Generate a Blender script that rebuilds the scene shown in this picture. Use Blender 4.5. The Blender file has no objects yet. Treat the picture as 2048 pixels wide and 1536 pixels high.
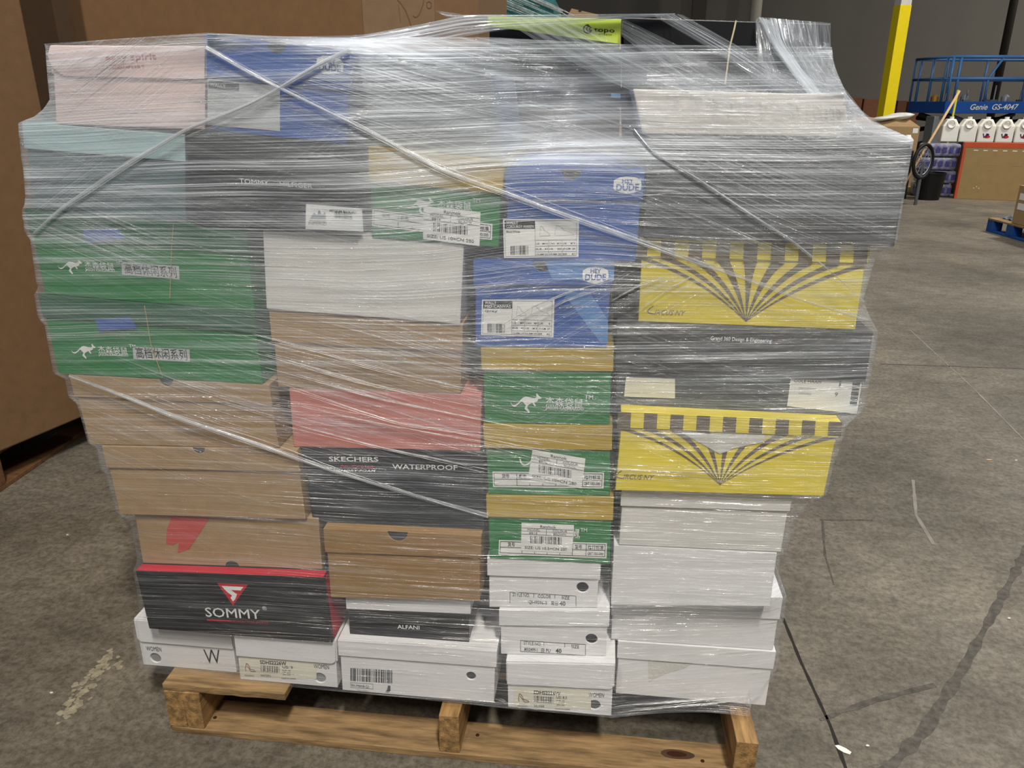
import bpy, bmesh, math, random
import numpy as np
from mathutils import Vector, Matrix

# ---------------------------------------------------------------- camera, world, lights
random.seed(7); rng = np.random.default_rng(7)
sc = bpy.context.scene
COL = sc.collection
F_PX = 1538.0; PITCH = math.radians(20.3); YAW = math.radians(6.7)
CAM = np.array([0.0, -1.1719, 1.25])
FH = np.array([-math.sin(YAW), math.cos(YAW), 0.0]); RT = np.array([math.cos(YAW), math.sin(YAW), 0.0]); UPZ = np.array([0, 0, 1.0])
FW = FH*math.cos(PITCH)-UPZ*math.sin(PITCH); UP = FH*math.sin(PITCH)+UPZ*math.cos(PITCH)
cd = bpy.data.cameras.new('camera'); cam = bpy.data.objects.new('camera', cd); COL.objects.link(cam)
cd.sensor_width = 36.0; cd.lens = 36.0*F_PX/2048.0; cd.clip_end = 200
cam.matrix_world = Matrix(((RT[0], UP[0], -FW[0], CAM[0]), (RT[1], UP[1], -FW[1], CAM[1]), (RT[2], UP[2], -FW[2], CAM[2]), (0, 0, 0, 1)))
sc.camera = cam
sc.view_settings.view_transform = 'Standard'; sc.view_settings.look = 'None'; sc.view_settings.gamma = 1.0
sc.view_settings.use_curve_mapping = False; sc.view_settings.exposure = 0.0
w = bpy.data.worlds.new('world'); sc.world = w; w.use_nodes = True
w.node_tree.nodes['Background'].inputs[0].default_value = (0.80, 0.86, 1.0, 1); w.node_tree.nodes['Background'].inputs[1].default_value = 0.11

def area(name, loc, target, size, energy, color, sizey=None):
    l = bpy.data.lights.new(name, 'AREA'); l.energy = energy; l.color = color; l.size = size
    if sizey: l.shape = 'RECTANGLE'; l.size_y = sizey
    o = bpy.data.objects.new(name, l); COL.objects.link(o); o.location = loc
    d = Vector(target)-Vector(loc); o.rotation_euler = d.to_track_quat('-Z', 'Y').to_euler(); return o
WARM = (1.0, 0.95, 0.86); COOL = (0.93, 0.97, 1.0)
area('high_bay_lamp', (1.0, -3.1, 6.5), (-.2, 0, 0.9), 0.45, 430, WARM, 1.1)
area('high_bay_lamp', (-1.2, -4.4, 6.0), (-0.3, 0, 0.9), 0.4, 110, WARM, 1.1)
area('high_bay_lamp', (4.5, 2.0, 7.0), (3.5, 3.0, 0), 0.6, 230, COOL, 1.2)
area('high_bay_lamp', (7.0, 8.0, 7.0), (6.5, 9, 0), 0.6, 520, WARM, 1.2)
area('high_bay_lamp', (1.0, 6.0, 7.0), (1.0, 6, 0), 0.6, 110, WARM, 1.2)
area('high_bay_lamp', (16.0, 17.0, 7.0), (16, 21, 1), 0.6, 900, WARM, 1.2)

def ray(x, y): return FW*F_PX+RT*(x-1024)+UP*(768-y)
def onY(x, y, Y):
    d = ray(x, y); return CAM+d*((Y-CAM[1])/d[1])
def onZ(x, y, z):
    d = ray(x, y); return CAM+d*((z-CAM[2])/d[2])
def atD(x, y, D):
    d = ray(x, y); return CAM+d*(D/float(d @ FH))

# ---------------------------------------------------------------- materials
def lin(c):
    if isinstance(c, str): c = [int(c[i:i+2], 16)/255 for i in (0, 2, 4)]
    return tuple(v/12.92 if v <= 0.04045 else ((v+0.055)/1.055)**2.4 for v in c)+(1,)
MATS = {}
def mat(name, col, rough=0.6, metal=0.0, var=0.06, vscale=12.0, bump=0.0, stretch=(1, 1, 1), spec=0.35, bscale=None):
    if name in MATS: return MATS[name]
    m = bpy.data.materials.new(name); m.use_nodes = True; nt = m.node_tree; b = nt.nodes['Principled BSDF']
    b.inputs['Roughness'].default_value = rough; b.inputs['Metallic'].default_value = metal; b.inputs['Specular IOR Level'].default_value = spec
    c = lin(col)
    tc = nt.nodes.new('ShaderNodeTexCoord'); mp = nt.nodes.new('ShaderNodeMapping'); mp.inputs['Scale'].default_value = stretch
    nt.links.new(tc.outputs['Object'], mp.inputs[0])
    n = nt.nodes.new('ShaderNodeTexNoise'); n.inputs['Scale'].default_value = vscale; n.inputs['Detail'].default_value = 6; n.inputs['Roughness'].default_value = 0.6
    nt.links.new(mp.outputs[0], n.inputs['Vector'])
    r = nt.nodes.new('ShaderNodeValToRGB'); r.color_ramp.elements[0].position = 0.3; r.color_ramp.elements[1].position = 0.7
    r.color_ramp.elements[0].color = tuple(v*(1-var*1.4) for v in c[:3])+(1,); r.color_ramp.elements[1].color = tuple(min(1, v*(1+var)) for v in c[:3])+(1,)
    nt.links.new(n.outputs['Fac'], r.inputs[0]); nt.links.new(r.outputs[0], b.inputs['Base Color'])
    if bump:
        n2 = nt.nodes.new('ShaderNodeTexNoise'); n2.inputs['Scale'].default_value = bscale or vscale*6; n2.inputs['Detail'].default_value = 4
        nt.links.new(mp.outputs[0], n2.inputs['Vector'])
        bp = nt.nodes.new('ShaderNodeBump'); bp.inputs['Strength'].default_value = bump; bp.inputs['Distance'].default_value = 0.002
        nt.links.new(n2.outputs['Fac'], bp.inputs['Height']); nt.links.new(bp.outputs[0], b.inputs['Normal'])
    MATS[name] = m; return m

PINK = mat('pale_pink_card', 'E2CBC8'); TEAL_L = mat('pale_teal_card', 'A9C6C9'); TEAL_D = mat('slate_teal_card', '55696E')
GREEN = mat('green_card', '157A37', 0.45); GREEN_D = mat('dark_green_card', '1E5A3A', 0.45); TAN = mat('kraft_card', 'A68A64', 0.8, vscale=40, bump=0.15)
TAN2 = mat('golden_kraft_card', '99784A', 0.8, vscale=40, bump=0.15); BLACK = mat('black_card', '16171A', 0.4); RED = mat('red_card', 'C01830', 0.45)
WHITE = mat('white_card', 'E6E5E6', 0.55, var=0.025, vscale=5); GREYW = mat('grey_white_card', 'D9D7D3', 0.6, var=0.02); NAVY = mat('blue_black_card', '262B31', 0.45)
SALMON = mat('salmon_card', 'CE8074', 0.6); BLUE = mat('blue_card', '335CA8', 0.5); BLUE_L = mat('light_blue_tape_card', '5F8DC6', 0.5)
CHAR = mat('charcoal_card', '3A3B3D', 0.5); YEL = mat('yellow_card', 'E6D238', 0.5); TAUPE = mat('taupe_ink', '6B5E4C', 0.55)
GOLD = mat('gold_foil_card', 'E2C24E', 0.36, 0.60, var=0.16, vscale=5, bump=0.1, stretch=(1, 1, 10)); LIME = mat('lime_card', 'C0D552', 0.5); GREYB = mat('grey_blue_card', '79818C', 0.6)
BEIGE = mat('pale_beige_card', 'D8D2CB', 0.6); DKGREY = mat('dark_grey_card', '505356', 0.5)
PAPER = mat('label_paper', 'EDEDEB', 0.5, var=0.02); PAPER_G = mat('grey_label_paper', 'BFC2C4', 0.5, var=0.02); CREAM = mat('cream_label_paper', 'E3E0CF', 0.5, var=0.02)
INK = mat('black_ink', '1C1C1E', 0.5, var=0.0); INKW = mat('white_ink', 'ECECEC', 0.5, var=0.0); INKR = mat('red_ink', 'C4202F', 0.5, var=0.0); INKP = mat('rose_ink', 'B55F62', 0.5, var=0.0)
INKG = mat('grey_ink', '84898F', 0.5, var=0.0); HOLE = mat('shade_dark_tissue', '3B3D40', 0.8); WOOD = mat('pallet_wood', '967A55', 0.75, var=0.42, vscale=7, bump=0.6, stretch=(1.2, 9, 9), bscale=25)  # HOLE grey carries the shade inside cut holes and notches
WOODY = mat('stringer_wood', 'A07D50', 0.75, var=0.45, vscale=7, bump=0.7, stretch=(9, 1.2, 9), bscale=25)
STRING = mat('tan_string', 'B79E58', 0.7); CLEARTAPE = mat('cloudy_tape', 'D5D3CC', 0.35, bump=0.5, vscale=30)

# ---------------------------------------------------------------- mesh helpers
class M:
    def __init__(s): s.v = []; s.f = []; s.m = []; s.mats = []; s.sm = False
    def mi(s, m):
        if m not in s.mats: s.mats.append(m)
        return s.mats.index(m)
    def face(s, pts, m):
        b = len(s.v); s.v += [tuple(map(float, p)) for p in pts]; s.f.append(tuple(range(b, b+len(pts)))); s.m.append(s.mi(m))
    def raw(s, vs, fs, m):
        b = len(s.v); s.v += [tuple(map(float, p)) for p in vs]; k = s.mi(m)
        for f in fs: s.f.append(tuple(b+i for i in f)); s.m.append(k)
    def hexa(s, p, m):          # p: 4 front corners (TL,TR,BR,BL) + 4 back
        s.raw(p, [(0, 3, 2, 1), (4, 5, 6, 7), (0, 1, 5, 4), (1, 2, 6, 5), (2, 3, 7, 6), (3, 0, 4, 7)], m)
    def box(s, a, b, m):
        x0, y0, z0 = a; x1, y1, z1 = b
        s.hexa([(x0, y0, z1), (x1, y0, z1), (x1, y0, z0), (x0, y0, z0), (x0, y1, z1), (x1, y1, z1), (x1, y1, z0), (x0, y1, z0)], m)
    def prism(s, poly, off, m):  # poly: 3D points, off: extrusion vector
        n = len(poly); off = np.array(off, float); P = [np.array(p, float) for p in poly]
        s.raw(P+[p+off for p in P], [tuple(range(n)), tuple(range(2*n-1, n-1, -1))]+[(i, i+n, (i+1) % n+n, (i+1) % n) for i in range(n)], m)
    def tube(s, pts, r, m, n=8, closed=False):
        pts = [Vector(tuple(map(float, p))) for p in pts]; rs = r if isinstance(r, (list, tuple)) else [r]*len(pts); vs = []; N = len(pts)
        for i, p in enumerate(pts):
            a = pts[(i-1) % N] if (closed or i > 0) else p; b = pts[(i+1) % N] if (closed or i < N-1) else p
            t = (b-a).normalized(); q = t.orthogonal().normalized() if i == 0 else (q-t*q.dot(t)).normalized(); c = t.cross(q)
            for k in range(n):
                an = 2*math.pi*k/n; vs.append(p+(q*math.cos(an)+c*math.sin(an))*rs[i])
        fs = []
        for i in range(N if closed else N-1):
            j = (i+1) % N
            for k in range(n): fs.append((i*n+k, i*n+(k+1) % n, j*n+(k+1) % n, j*n+k))
        if not closed: fs += [tuple(range(n-1, -1, -1)), tuple((N-1)*n+k for k in range(n))]
        s.raw(vs, fs, m)
    def cyl(s, c, r, h, m, n=24, axis=2, r2=None):
        c = np.array(c, float); a = np.zeros(3); a[axis] = h; s.tube([c, c+a], [r, r2 or r], m, n)
    def lathe(s, prof, c, m, n=24):
        vs = []; N = len(prof)
        for r, z in prof:
            for k in range(n): a = 2*math.pi*k/n; vs.append((c[0]+r*math.cos(a), c[1]+r*math.sin(a), c[2]+z))
        fs = [(i*n+k, i*n+(k+1) % n, (i+1)*n+(k+1) % n, (i+1)*n+k) for i in range(N-1) for k in range(n)]
        s.raw(vs, fs, m)
    def build(s, name, parent=None, bevel=0.0, smooth=False, solid=False, seg=2):
        me = bpy.data.meshes.new(name); o = bpy.data.objects.new(name, me); COL.objects.link(o)
        off = np.array(parent.matrix_world.translation) if parent else np.zeros(3)
        if parent is not None: o.parent = parent
        off = np.array(ORIG.get(parent.name, (0, 0, 0))) if parent is not None else np.zeros(3)
        me.from_pydata([tuple(np.array(v)-off) for v in s.v], [], s.f)
        for m in s.mats: me.materials.append(m)
        me.polygons.foreach_set('material_index', s.m)
        if solid:
            bm = bmesh.new(); bm.from_mesh(me); bmesh.ops.recalc_face_normals(bm, faces=bm.faces); bm.to_mesh(me); bm.free()
        if smooth: me.polygons.foreach_set('use_smooth', [True]*len(me.polygons))
        if bevel:
            b = o.modifiers.new('bevel', 'BEVEL'); b.width = bevel; b.segments = seg; b.limit_method = 'ANGLE'; b.angle_limit = math.radians(40)
        me.update(); ORIG[o.name] = off
        return o
ORIG = {}
def thing(name, loc, label, cat, group=None):
    o = bpy.data.objects.new(name, None); COL.objects.link(o); o.location = tuple(map(float, loc)); o.empty_display_size = 0.05
    ORIG[o.name] = np.array(loc, float); o['label'] = label; o['category'] = cat
    if group: o['group'] = group
    return o
def tag(o, label, cat, group=None, kind=None):
    if label: o['label'] = label
    if cat: o['category'] = cat
    if group: o['group'] = group
    if kind: o['kind'] = kind
    return o

# ---- printing on a vertical plane at depth Y, everything given in photograph pixels and cast to that plane
def quad(m, px, mt, Y, off=0.0):
    m.face([onY(x, y, Y-off) for x, y in px][::-1], mt)
def pline(m, a, b, wpx, mt, Y, off=0.0):
    ax, ay = a; bx, by = b; L = math.hypot(bx-ax, by-ay) or 1; nx, ny = -(by-ay)/L*wpx/2, (bx-ax)/L*wpx/2
    quad(m, [(ax-nx, ay-ny), (bx-nx, by-ny), (bx+nx, by+ny), (ax+nx, ay+ny)], mt, Y, off)
def text(m, s, a, b, hpx, mt, Y, off=0.0, bold=0.0, shear=0.0):
    c = bpy.data.curves.new('t', 'FONT'); c.body = s; c.offset = bold; c.shear = shear; c.resolution_u = 2
    o = bpy.data.objects.new('t', c); me = bpy.data.meshes.new_from_object(o)
    vs = [v.co.copy() for v in me.vertices]; fs = [tuple(p.vertices) for p in me.polygons]
    bpy.data.objects.remove(o); bpy.data.curves.remove(c); bpy.data.meshes.remove(me)
    if not vs: return
    x0 = min(v.x for v in vs); x1 = max(v.x for v in vs); cap = 0.73
    P0 = onY(*a, Y-off); P1 = onY(*b, Y-off); U = onY(a[0], a[1]-hpx, Y-off)-P0; U[0] = 0
    m.raw([P0+(P1-P0)*((v.x-x0)/(x1-x0))+U*(v.y/cap) for v in vs], fs, mt)
def barcode(m, a, b, hpx, mt, Y, off=0.0, n=26, seed=1):
    r = random.Random(seed); t = 0.0; ws = [r.choice((1, 1, 2, 3)) for _ in range(2*n)]; T = sum(ws); p = 0
    for i, wd in enumerate(ws):
        if i % 2 == 0:
            xa = a[0]+(b[0]-a[0])*p/T; xb = a[0]+(b[0]-a[0])*(p+wd)/T; ya = a[1]+(b[1]-a[1])*p/T; yb = a[1]+(b[1]-a[1])*(p+wd)/T
            quad(m, [(xa, ya-hpx), (xb, yb-hpx), (xb, yb), (xa, ya)], mt, Y, off)
        p += wd
def grid(m, c4, rows, cols, mt, Y, off, wpx=0.9):
    (a, b, c, d) = c4
    L = lambda p, q, t: (p[0]+(q[0]-p[0])*t, p[1]+(q[1]-p[1])*t)
    for t in rows: pline(m, L(a, d, t), L(b, c, t), wpx, mt, Y, off)
    for t in cols: pline(m, L(a, b, t), L(d, c, t), wpx, mt, Y, off)

# ---------------------------------------------------------------- floor and far wall
def floor_mat():
    m = bpy.data.materials.new('stained_concrete'); m.use_nodes = True; nt = m.node_tree; b = nt.nodes['Principled BSDF']; N = nt.nodes.new; L = nt.links.new
    tc = N('ShaderNodeTexCoord')
    def noise(sc_, det, ro, st=(1, 1, 1), rot=0):
        mp = N('ShaderNodeMapping'); mp.inputs['Scale'].default_value = st; mp.inputs['Rotation'].default_value = (0, 0, rot); L(tc.outputs['Object'], mp.inputs[0])
        n = N('ShaderNodeTexNoise'); n.inputs['Scale'].default_value = sc_; n.inputs['Detail'].default_value = det; n.inputs['Roughness'].default_value = ro; L(mp.outputs[0], n.inputs['Vector']); return n
    def ramp(src, p0, c0, p1, c1):
        r = N('ShaderNodeValToRGB'); r.color_ramp.elements[0].position = p0; r.color_ramp.elements[0].color = c0; r.color_ramp.elements[1].position = p1; r.color_ramp.elements[1].color = c1; L(src, r.inputs[0]); return r
    def mix(a, bb, f, mode='MULTIPLY'):
        x = N('ShaderNodeMix'); x.data_type = 'RGBA'; x.blend_type = mode; x.inputs[0].default_value = f; L(a, x.inputs[6]); L(bb, x.inputs[7]); return x.outputs[2]
    base = ramp(noise(1.1, 8, 0.62).outputs['Fac'], 0.32, lin('625C51'), 0.68, lin('948B7C'))
    fine = ramp(noise(60, 6, 0.8).outputs['Fac'], 0.39, (0.38, 0.37, 0.35, 1), 0.59, (1, 1, 1, 1))
    mid = ramp(noise(9, 7, 0.75, (1, 1.8, 1), 0.5).outputs['Fac'], 0.34, (0.55, 0.54, 0.52, 1), 0.6, (1, 1, 1, 1))
    scr = ramp(noise(14, 3, 0.5, (1, 14, 1), 0.9).outputs['Fac'], 0.28, (0.55, 0.55, 0.55, 1), 0.36, (1, 1, 1, 1))
    c = mix(base.outputs[0], fine.outputs[0], 0.75); c = mix(c, mid.outputs[0], 0.8); c = mix(c, scr.outputs[0], 0.5)
    L(c, b.inputs['Base Color']); b.inputs['Specular IOR Level'].default_value = 0.35
    rr = ramp(noise(3, 5, 0.6).outputs['Fac'], 0.3, (0.42,)*3+(1,), 0.7, (0.75,)*3+(1,)); L(rr.outputs[0], b.inputs['Roughness'])
    bp = N('ShaderNodeBump'); bp.inputs['Strength'].default_value = 0.25; bp.inputs['Distance'].default_value = 0.003; L(noise(90, 5, 0.7).outputs['Fac'], bp.inputs['Height']); L(bp.outputs[0], b.inputs['Normal'])
    return m
fm = M(); fm.box((-14, -6, -0.2), (26, 34, 0), floor_mat()); floor = fm.build('floor'); floor['kind'] = 'structure'
JOINT = mat('dark_joint_filler', '26231F', 0.9); DUST = mat('pale_dry_residue', '9A917B', 0.9, var=0.3, vscale=60)
def floor_line(pts, wid, mt, name, parent, jit=0.0):
    m = M(); P = [onZ(x, y, 0.0) for x, y in pts]; Q = []
    for a, b in zip(P, P[1:]):
        n = max(2, int(np.linalg.norm(b-a)/0.03)); Q += [a+(b-a)*i/n for i in range(n)]
    Q.append(P[-1]); ws = [wid*(1+jit*random.uniform(-1, 1)) for _ in Q]; vs = []
    for i, p in enumerate(Q):
        t = Q[min(i+1, len(Q)-1)]-Q[max(i-1, 0)]; t /= np.linalg.norm(t); n = np.array([-t[1], t[0], 0]); vs += [p+n*ws[i]/2+UPZ*0.0008, p-n*ws[i]/2+UPZ*0.0008]
    m.raw(vs, [(2*i+1, 2*i+3, 2*i+2, 2*i) for i in range(len(Q)-1)], mt); o = m.build(name, parent); return o
floor_line([(1566, 1236), (1600, 1320), (1660, 1450), (1700, 1560)], 0.008, JOINT, 'control_joint', floor, 0.3)
TYRE = mat('rubber_scuff', '57524B', 0.8, var=0.35, vscale=50)
floor_line([(2060, 1090), (1990, 1220), (1930, 1330), (1850, 1460), (1770, 1545)], 0.022, TYRE, 'tyre_scuff', floor, 0.5)
floor_line([(1640, 1440), (1750, 1400), (1870, 1370)], 0.012, TYRE, 'tyre_scuff', floor, 0.6)
floor_line([(1640, 1040), (1745, 1040)], 0.006, TYRE, 'tyre_scuff', floor, 0.4)
floor_line([(1645, 1042), (1650, 1110), (1668, 1170)], 0.006, TYRE, 'tyre_scuff', floor, 0.4)
floor_line([(1760, 728), (2060, 738)], 0.012, TYRE, 'tyre_scuff', floor, 0.3)
PALE = mat('pale_scratch', '857F76', 0.8, var=0.2)
floor_line([(1820, 660), (1950, 780), (2060, 892)], 0.008, PALE, 'pale_scratch', floor, 0.3)
floor_line([(1826, 960), (1832, 1030), (1868, 1090)], 0.010, PALE, 'pale_scratch', floor, 0.3)
# ragged dry residue patch at the left
m = M()
for k in range(90):
    t = random.random(); cx = 118+t*110+random.gauss(0, 10); cy = 1440-t*135+random.gauss(0, 7)
    c = onZ(cx, cy, 0.0); n = random.randint(5, 8); r = random.uniform(0.003, 0.011)
    m.face([c+np.array([math.cos(6.283*i/n)*r*random.uniform(.5, 1.3), math.sin(6.283*i/n)*r*random.uniform(.5, 1.3), 0.0009+k*1e-6]) for i in range(n)], DUST)
o = m.build('dry_residue_patch', floor)
WALLM = mat('grey_wall_paint', '64605A', 0.8, var=0.05, vscale=0.6)
m = M(); a = atD(-2500, 199, 26); b = atD(3600, 199, 26); a[2] = b[2] = 0
n = FH*0.3; m.hexa([a+UPZ*9, b+UPZ*9, b, a, a+UPZ*9+n, b+UPZ*9+n, b+n, a+n], WALLM); wl = m.build('wall_back', solid=True); wl['kind'] = 'structure'
m = M(); m.box((-9.3, -6, 0), (-9, 30, 9), WALLM); wl = m.build('wall_left', solid=True); wl['kind'] = 'structure'

# ---------------------------------------------------------------- the shoe boxes
# key: corners TL TR BR BL (photograph pixels), lid-bottom pixel on the left edge (0 = none), front depth Y, box depth, body, lid, round corner of lid (left, right), label, group
BX = {
'A1': (((98, 90), (412, 92), (412, 262), (106, 250)), 153, .034, .22, PINK, PINK, (.03, 0), 'pale pink shoe box with rose lettering, topmost at the left corner', 0),
'A2': (((43, 245), (370, 270), (372, 440), (58, 412)), 297, .030, .22, TEAL_D, TEAL_L, (0, 0), 'slate shoe box with a pale teal lid, under the pink box', 0),
'A3': (((50, 418), (490, 461), (510, 606), (82, 582)), 467, .030, .22, GREEN, GREEN_D, (0, 0), 'long green kangaroo shoe box, upper of the two at the left', 0),
'A4': (((73, 589), (511, 625), (524, 768), (113, 745)), 634, .030, .22, GREEN, GREEN_D, (0, 0), 'long green kangaroo shoe box resting on the brown boxes at the left', 0),
'A5': (((135, 749), (540, 770), (557, 895), (175, 885)), 793, .034, .22, TAN, TAN, (0, 0), 'plain kraft shoe box directly under the green boxes', 0),
'A6': (((200, 892), (600, 900), (613, 1052), (236, 1023)), 935, .034, .22, TAN, TAN, (0, 0), 'plain kraft shoe box in the middle of three at the left', 0),
'A7': (((270, 1026), (636, 1036), (645, 1136), (283, 1118)), 0, .046, .21, TAN, TAN, (0, 0), 'kraft shoe box with a faded red tick, upside down', 0),
'A8': (((271, 1141), (649, 1155), (666, 1274), (298, 1258)), 0, .022, .25, BLACK, BLACK, (0, 0), 'black shoe box with red top and red triangle emblem', 0),
'B1': (((266, 1242), (463, 1256), (474, 1347), (284, 1335)), 1282, .048, .30, WHITE, WHITE, (.012, 0), 'white shoe box with a large letter W, lower left corner', 0),
'B2': (((464, 1267), (673, 1282), (676, 1381), (478, 1360)), 1311, .030, .30, WHITE, WHITE, (0, .012), 'white shoe box with cream sandal label, size 9, under the black box', 0),
'B3': (((674, 1280), (996, 1303), (991, 1410), (682, 1386)), 1311, .024, .24, WHITE, WHITE, (0, 0), 'wide white shoe box with large barcode in the bottom row', 0),
'B4': (((1011, 1324), (1233, 1329), (1227, 1431), (1013, 1419)), 1368, .018, .30, WHITE, WHITE, (0, .010), 'white shoe box with cream sandal label, size 8.5, sagging below the others', 0),
'B5': (((1231, 1282), (1556, 1304), (1532, 1407), (1230, 1391)), 1316, .080, .22, WHITE, WHITE, (0, 0), 'white shoe box with a torn tape patch, bottom right corner', 0),
'Al': (((689, 1190), (943, 1196), (939, 1291), (698, 1279)), 1218, .040, .20, BLACK, WHITE, (0, 0), 'small black shoe box with a white lid in the lower middle', 0),
'C':  (((643, 1057), (963, 1072), (961, 1196), (655, 1188)), 1104, .026, .22, TAN2, TAN2, (0, 0), 'golden kraft shoe box with finger notch and bent lid', 0),
'Sk': (((600, 895), (971, 904), (975, 1049), (619, 1038)), 942, .044, .22, NAVY, NAVY, (0, 0), 'blue-black shoe box with silver waterproof lettering', 0),
'Sa': (((576, 776), (966, 790), (960, 896), (589, 892)), 0, .044, .22, SALMON, SALMON, (0, 0), 'plain salmon pink shoe box in the centre', 0),
'D':  (((533, 618), (930, 649), (920, 790), (555, 771)), 682, .040, .22, TAN, TAN, (0, 0), 'kraft shoe box on top of the salmon one', 0),
'E':  (((525, 459), (928, 490), (920, 645), (533, 617)), 0, .036, .22, GREYW, GREYW, (0, 0), 'plain pale grey shoe box right of the upper green box', 0),
'T':  (((370, 258), (733, 292), (730, 465), (378, 440)), 310, .024, .22, BLACK, CHAR, (0, 0), 'tilted black shoe box with thin silver lettering and a white price label', 0),
'F':  (((733, 292), (1010, 322), (1005, 487), (733, 462)), 362, .030, .32, GREEN, GOLD, (0, 0), 'green shoe box with gold lid, tilted, beside the black box', 0),
'G':  (((415, 68), (700, 102), (703, 285), (412, 258)), 150, .024, .32, BLUE, BLUE, (0, 0), 'blue shoe box tilted on the very top with grey label', 0),
'H':  (((703, 110), (985, 150), (1005, 325), (735, 292)), 0, .050, .30, GREYB, GREYB, (0, 0), 'grey-blue shoe box half lost under thick film, top middle', 0),
'I1': (((1008, 336), (1296, 340), (1280, 521), (1005, 521)), 398, .030, .32, BLUE, BLUE, (0, 0), 'blue shoe box with white badge, upper of the stacked pair', 0),
'I2': (((945, 522), (1229, 524), (1216, 686), (948, 680)), 570, .030, .32, BLUE, BLUE, (0, 0), 'blue shoe box with white badge resting on a gold lid', 0),
'J1': (((958, 695), (1234, 697), (1225, 851), (966, 846)), 740, .034, .32, GREEN, GOLD, (0, 0), 'green shoe box with gold lid and a complete white kangaroo', 0),
'J2': (((961, 848), (1230, 853), (1225, 990), (972, 988)), 896, .034, .32, GREEN, GOLD, (0, 0), 'green shoe box with gold lid and a crooked white sticker', 0),
'J3': (((970, 991), (1232, 995), (1224, 1125), (977, 1113)), 1034, .034, .32, GREEN, GOLD, (0, 0), 'green shoe box with gold lid and straight sticker, above the white boxes', 0),
'K1': (((972, 1115), (1204, 1127), (1195, 1219), (977, 1212)), 1151, .040, .30, WHITE, WHITE, (0, 0), 'narrow white shoe box with round hole, under the lowest green box', 0),
'K2': (((995, 1220), (1221, 1222), (1213, 1323), (998, 1312)), 1251, .036, .30, WHITE, WHITE, (0, 0), 'narrow white shoe box with round hole, second from the pallet', 0),
'L1': (((1265, 178), (1690, 190), (1700, 272), (1285, 268)), 0, .060, .22, BEIGE, BEIGE, (0, 0), 'pale beige shoe box top right under cloudy film', 0),
'L2': (((1290, 270), (1825, 280), (1788, 488), (1283, 478)), 0, .046, .30, CHAR, CHAR, (0, 0), 'largest charcoal shoe box at the upper right', 0),
'L3': (((1285, 475), (1738, 490), (1720, 655), (1270, 637)), 512, .060, .24, YEL, YEL, (0, 0), 'yellow shoe box with dark fan stripes, upper one', 0),
'L4': (((1225, 645), (1752, 665), (1715, 835), (1228, 800)), 742, .056, .26, DKGREY, CHAR, (0, 0), 'dark grey shoe box between the two yellow ones', 0),
'L5': (((1235, 822), (1687, 845), (1650, 983), (1228, 965)), 855, .030, .26, YEL, YEL, (0, 0), 'yellow shoe box with dark fan stripes and torn white tape, lower one', 0),
'L6': (((1240, 975), (1590, 985), (1563, 1102), (1238, 1087)), 1012, .046, .22, GREYW, GREYW, (0, 0), 'plain white shoe box just under the lower yellow box', 0),
'L7': (((1224, 1090), (1555, 1105), (1540, 1208), (1221, 1189)), 0, .050, .22, WHITE, WHITE, (0, 0), 'plain white shoe box with a small dent, no lid edge', 0),
'L8': (((1221, 1192), (1569, 1195), (1550, 1284), (1223, 1262)), 1228, .080, .22, WHITE, WHITE, (0, 0), 'plain white shoe box directly on the torn taped one', 0),
# rear row, showing above the front row
'N':  (((955, 92), (1243, 98), (1243, 215), (960, 206)), 0, .40, .30, BLACK, BLACK, (0, 0), 'black shoe box in the rear row with small blue sticker', 0),
'N0': (((738, 104), (948, 100), (950, 215), (742, 208)), 0, .40, .30, BLACK, BLACK, (0, 0), 'added black shoe box for the shaded inside of the rear row, behind the grey-blue one', 0),  # added box, its black stands in for shade inside the load
'Tp': (((975, 33), (1243, 38), (1240, 96), (975, 90)), 52, .40, .30, BLACK, LIME, (0, 0), 'lime green lidded shoe box on top of the rear row', 0),
'N2': (((1246, 172), (1640, 180), (1638, 300), (1246, 290)), 0, .40, .30, BLACK, BLACK, (0, 0), 'black shoe box in the rear row, sliver behind the pale beige one', 0),
'L0': (((1247, 35), (1661, 48), (1655, 178), (1247, 170)), 0, .40, .30, BLACK, BLACK, (0, 0), 'long black shoe box on top of the rear row', 0),
}
Q = {}   # (u,z) corners of the front face
for k, v in BX.items():
    Q[k] = [[onY(x, y, v[2])[0], onY(x, y, v[2])[2]] for x, y in v[0]]
    q = Q[k]; 
for k in Q:          # make the sides nearly parallel: a soft card box, not a wedge
    q = Q[k]; wt = q[1][0]-q[0][0]; wb = q[2][0]-q[3][0]; mw = (wt+wb)/2
    c1 = (q[1][0]+q[0][0])/2; c2 = (q[2][0]+q[3][0])/2; q[0][0] = c1-mw/2; q[1][0] = c1+mw/2; q[3][0] = c2-mw/2; q[2][0] = c2+mw/2
DECK = 0.1255
for k in ('B1', 'B2', 'B3', 'B4', 'B5'): Q[k][2][1] = Q[k][3][1] = DECK+0.0006
zt = (Q['B2'][0][1]+Q['B2'][1][1])/2
for k in ('B1', 'B2'): Q[k][0][1] = Q[k][1][1] = zt
def topz(k, u):
    q = Q[k]; t = (u-q[0][0])/(q[1][0]-q[0][0]); t = max(-0.3, min(1.3, t)); return q[0][1]+(q[1][1]-q[0][1])*t
GAPZ = 0.0012
def side_u(k, z, right):   # u of the side edge at height z
    q = Q[k]; a, b = (q[1], q[2]) if right else (q[0], q[3]); t = (z-a[1])/(b[1]-a[1]); return a[0]+(b[0]-a[0])*t
def deps(k): v = BX[k]; return v[2], v[2]+v[3]
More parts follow.
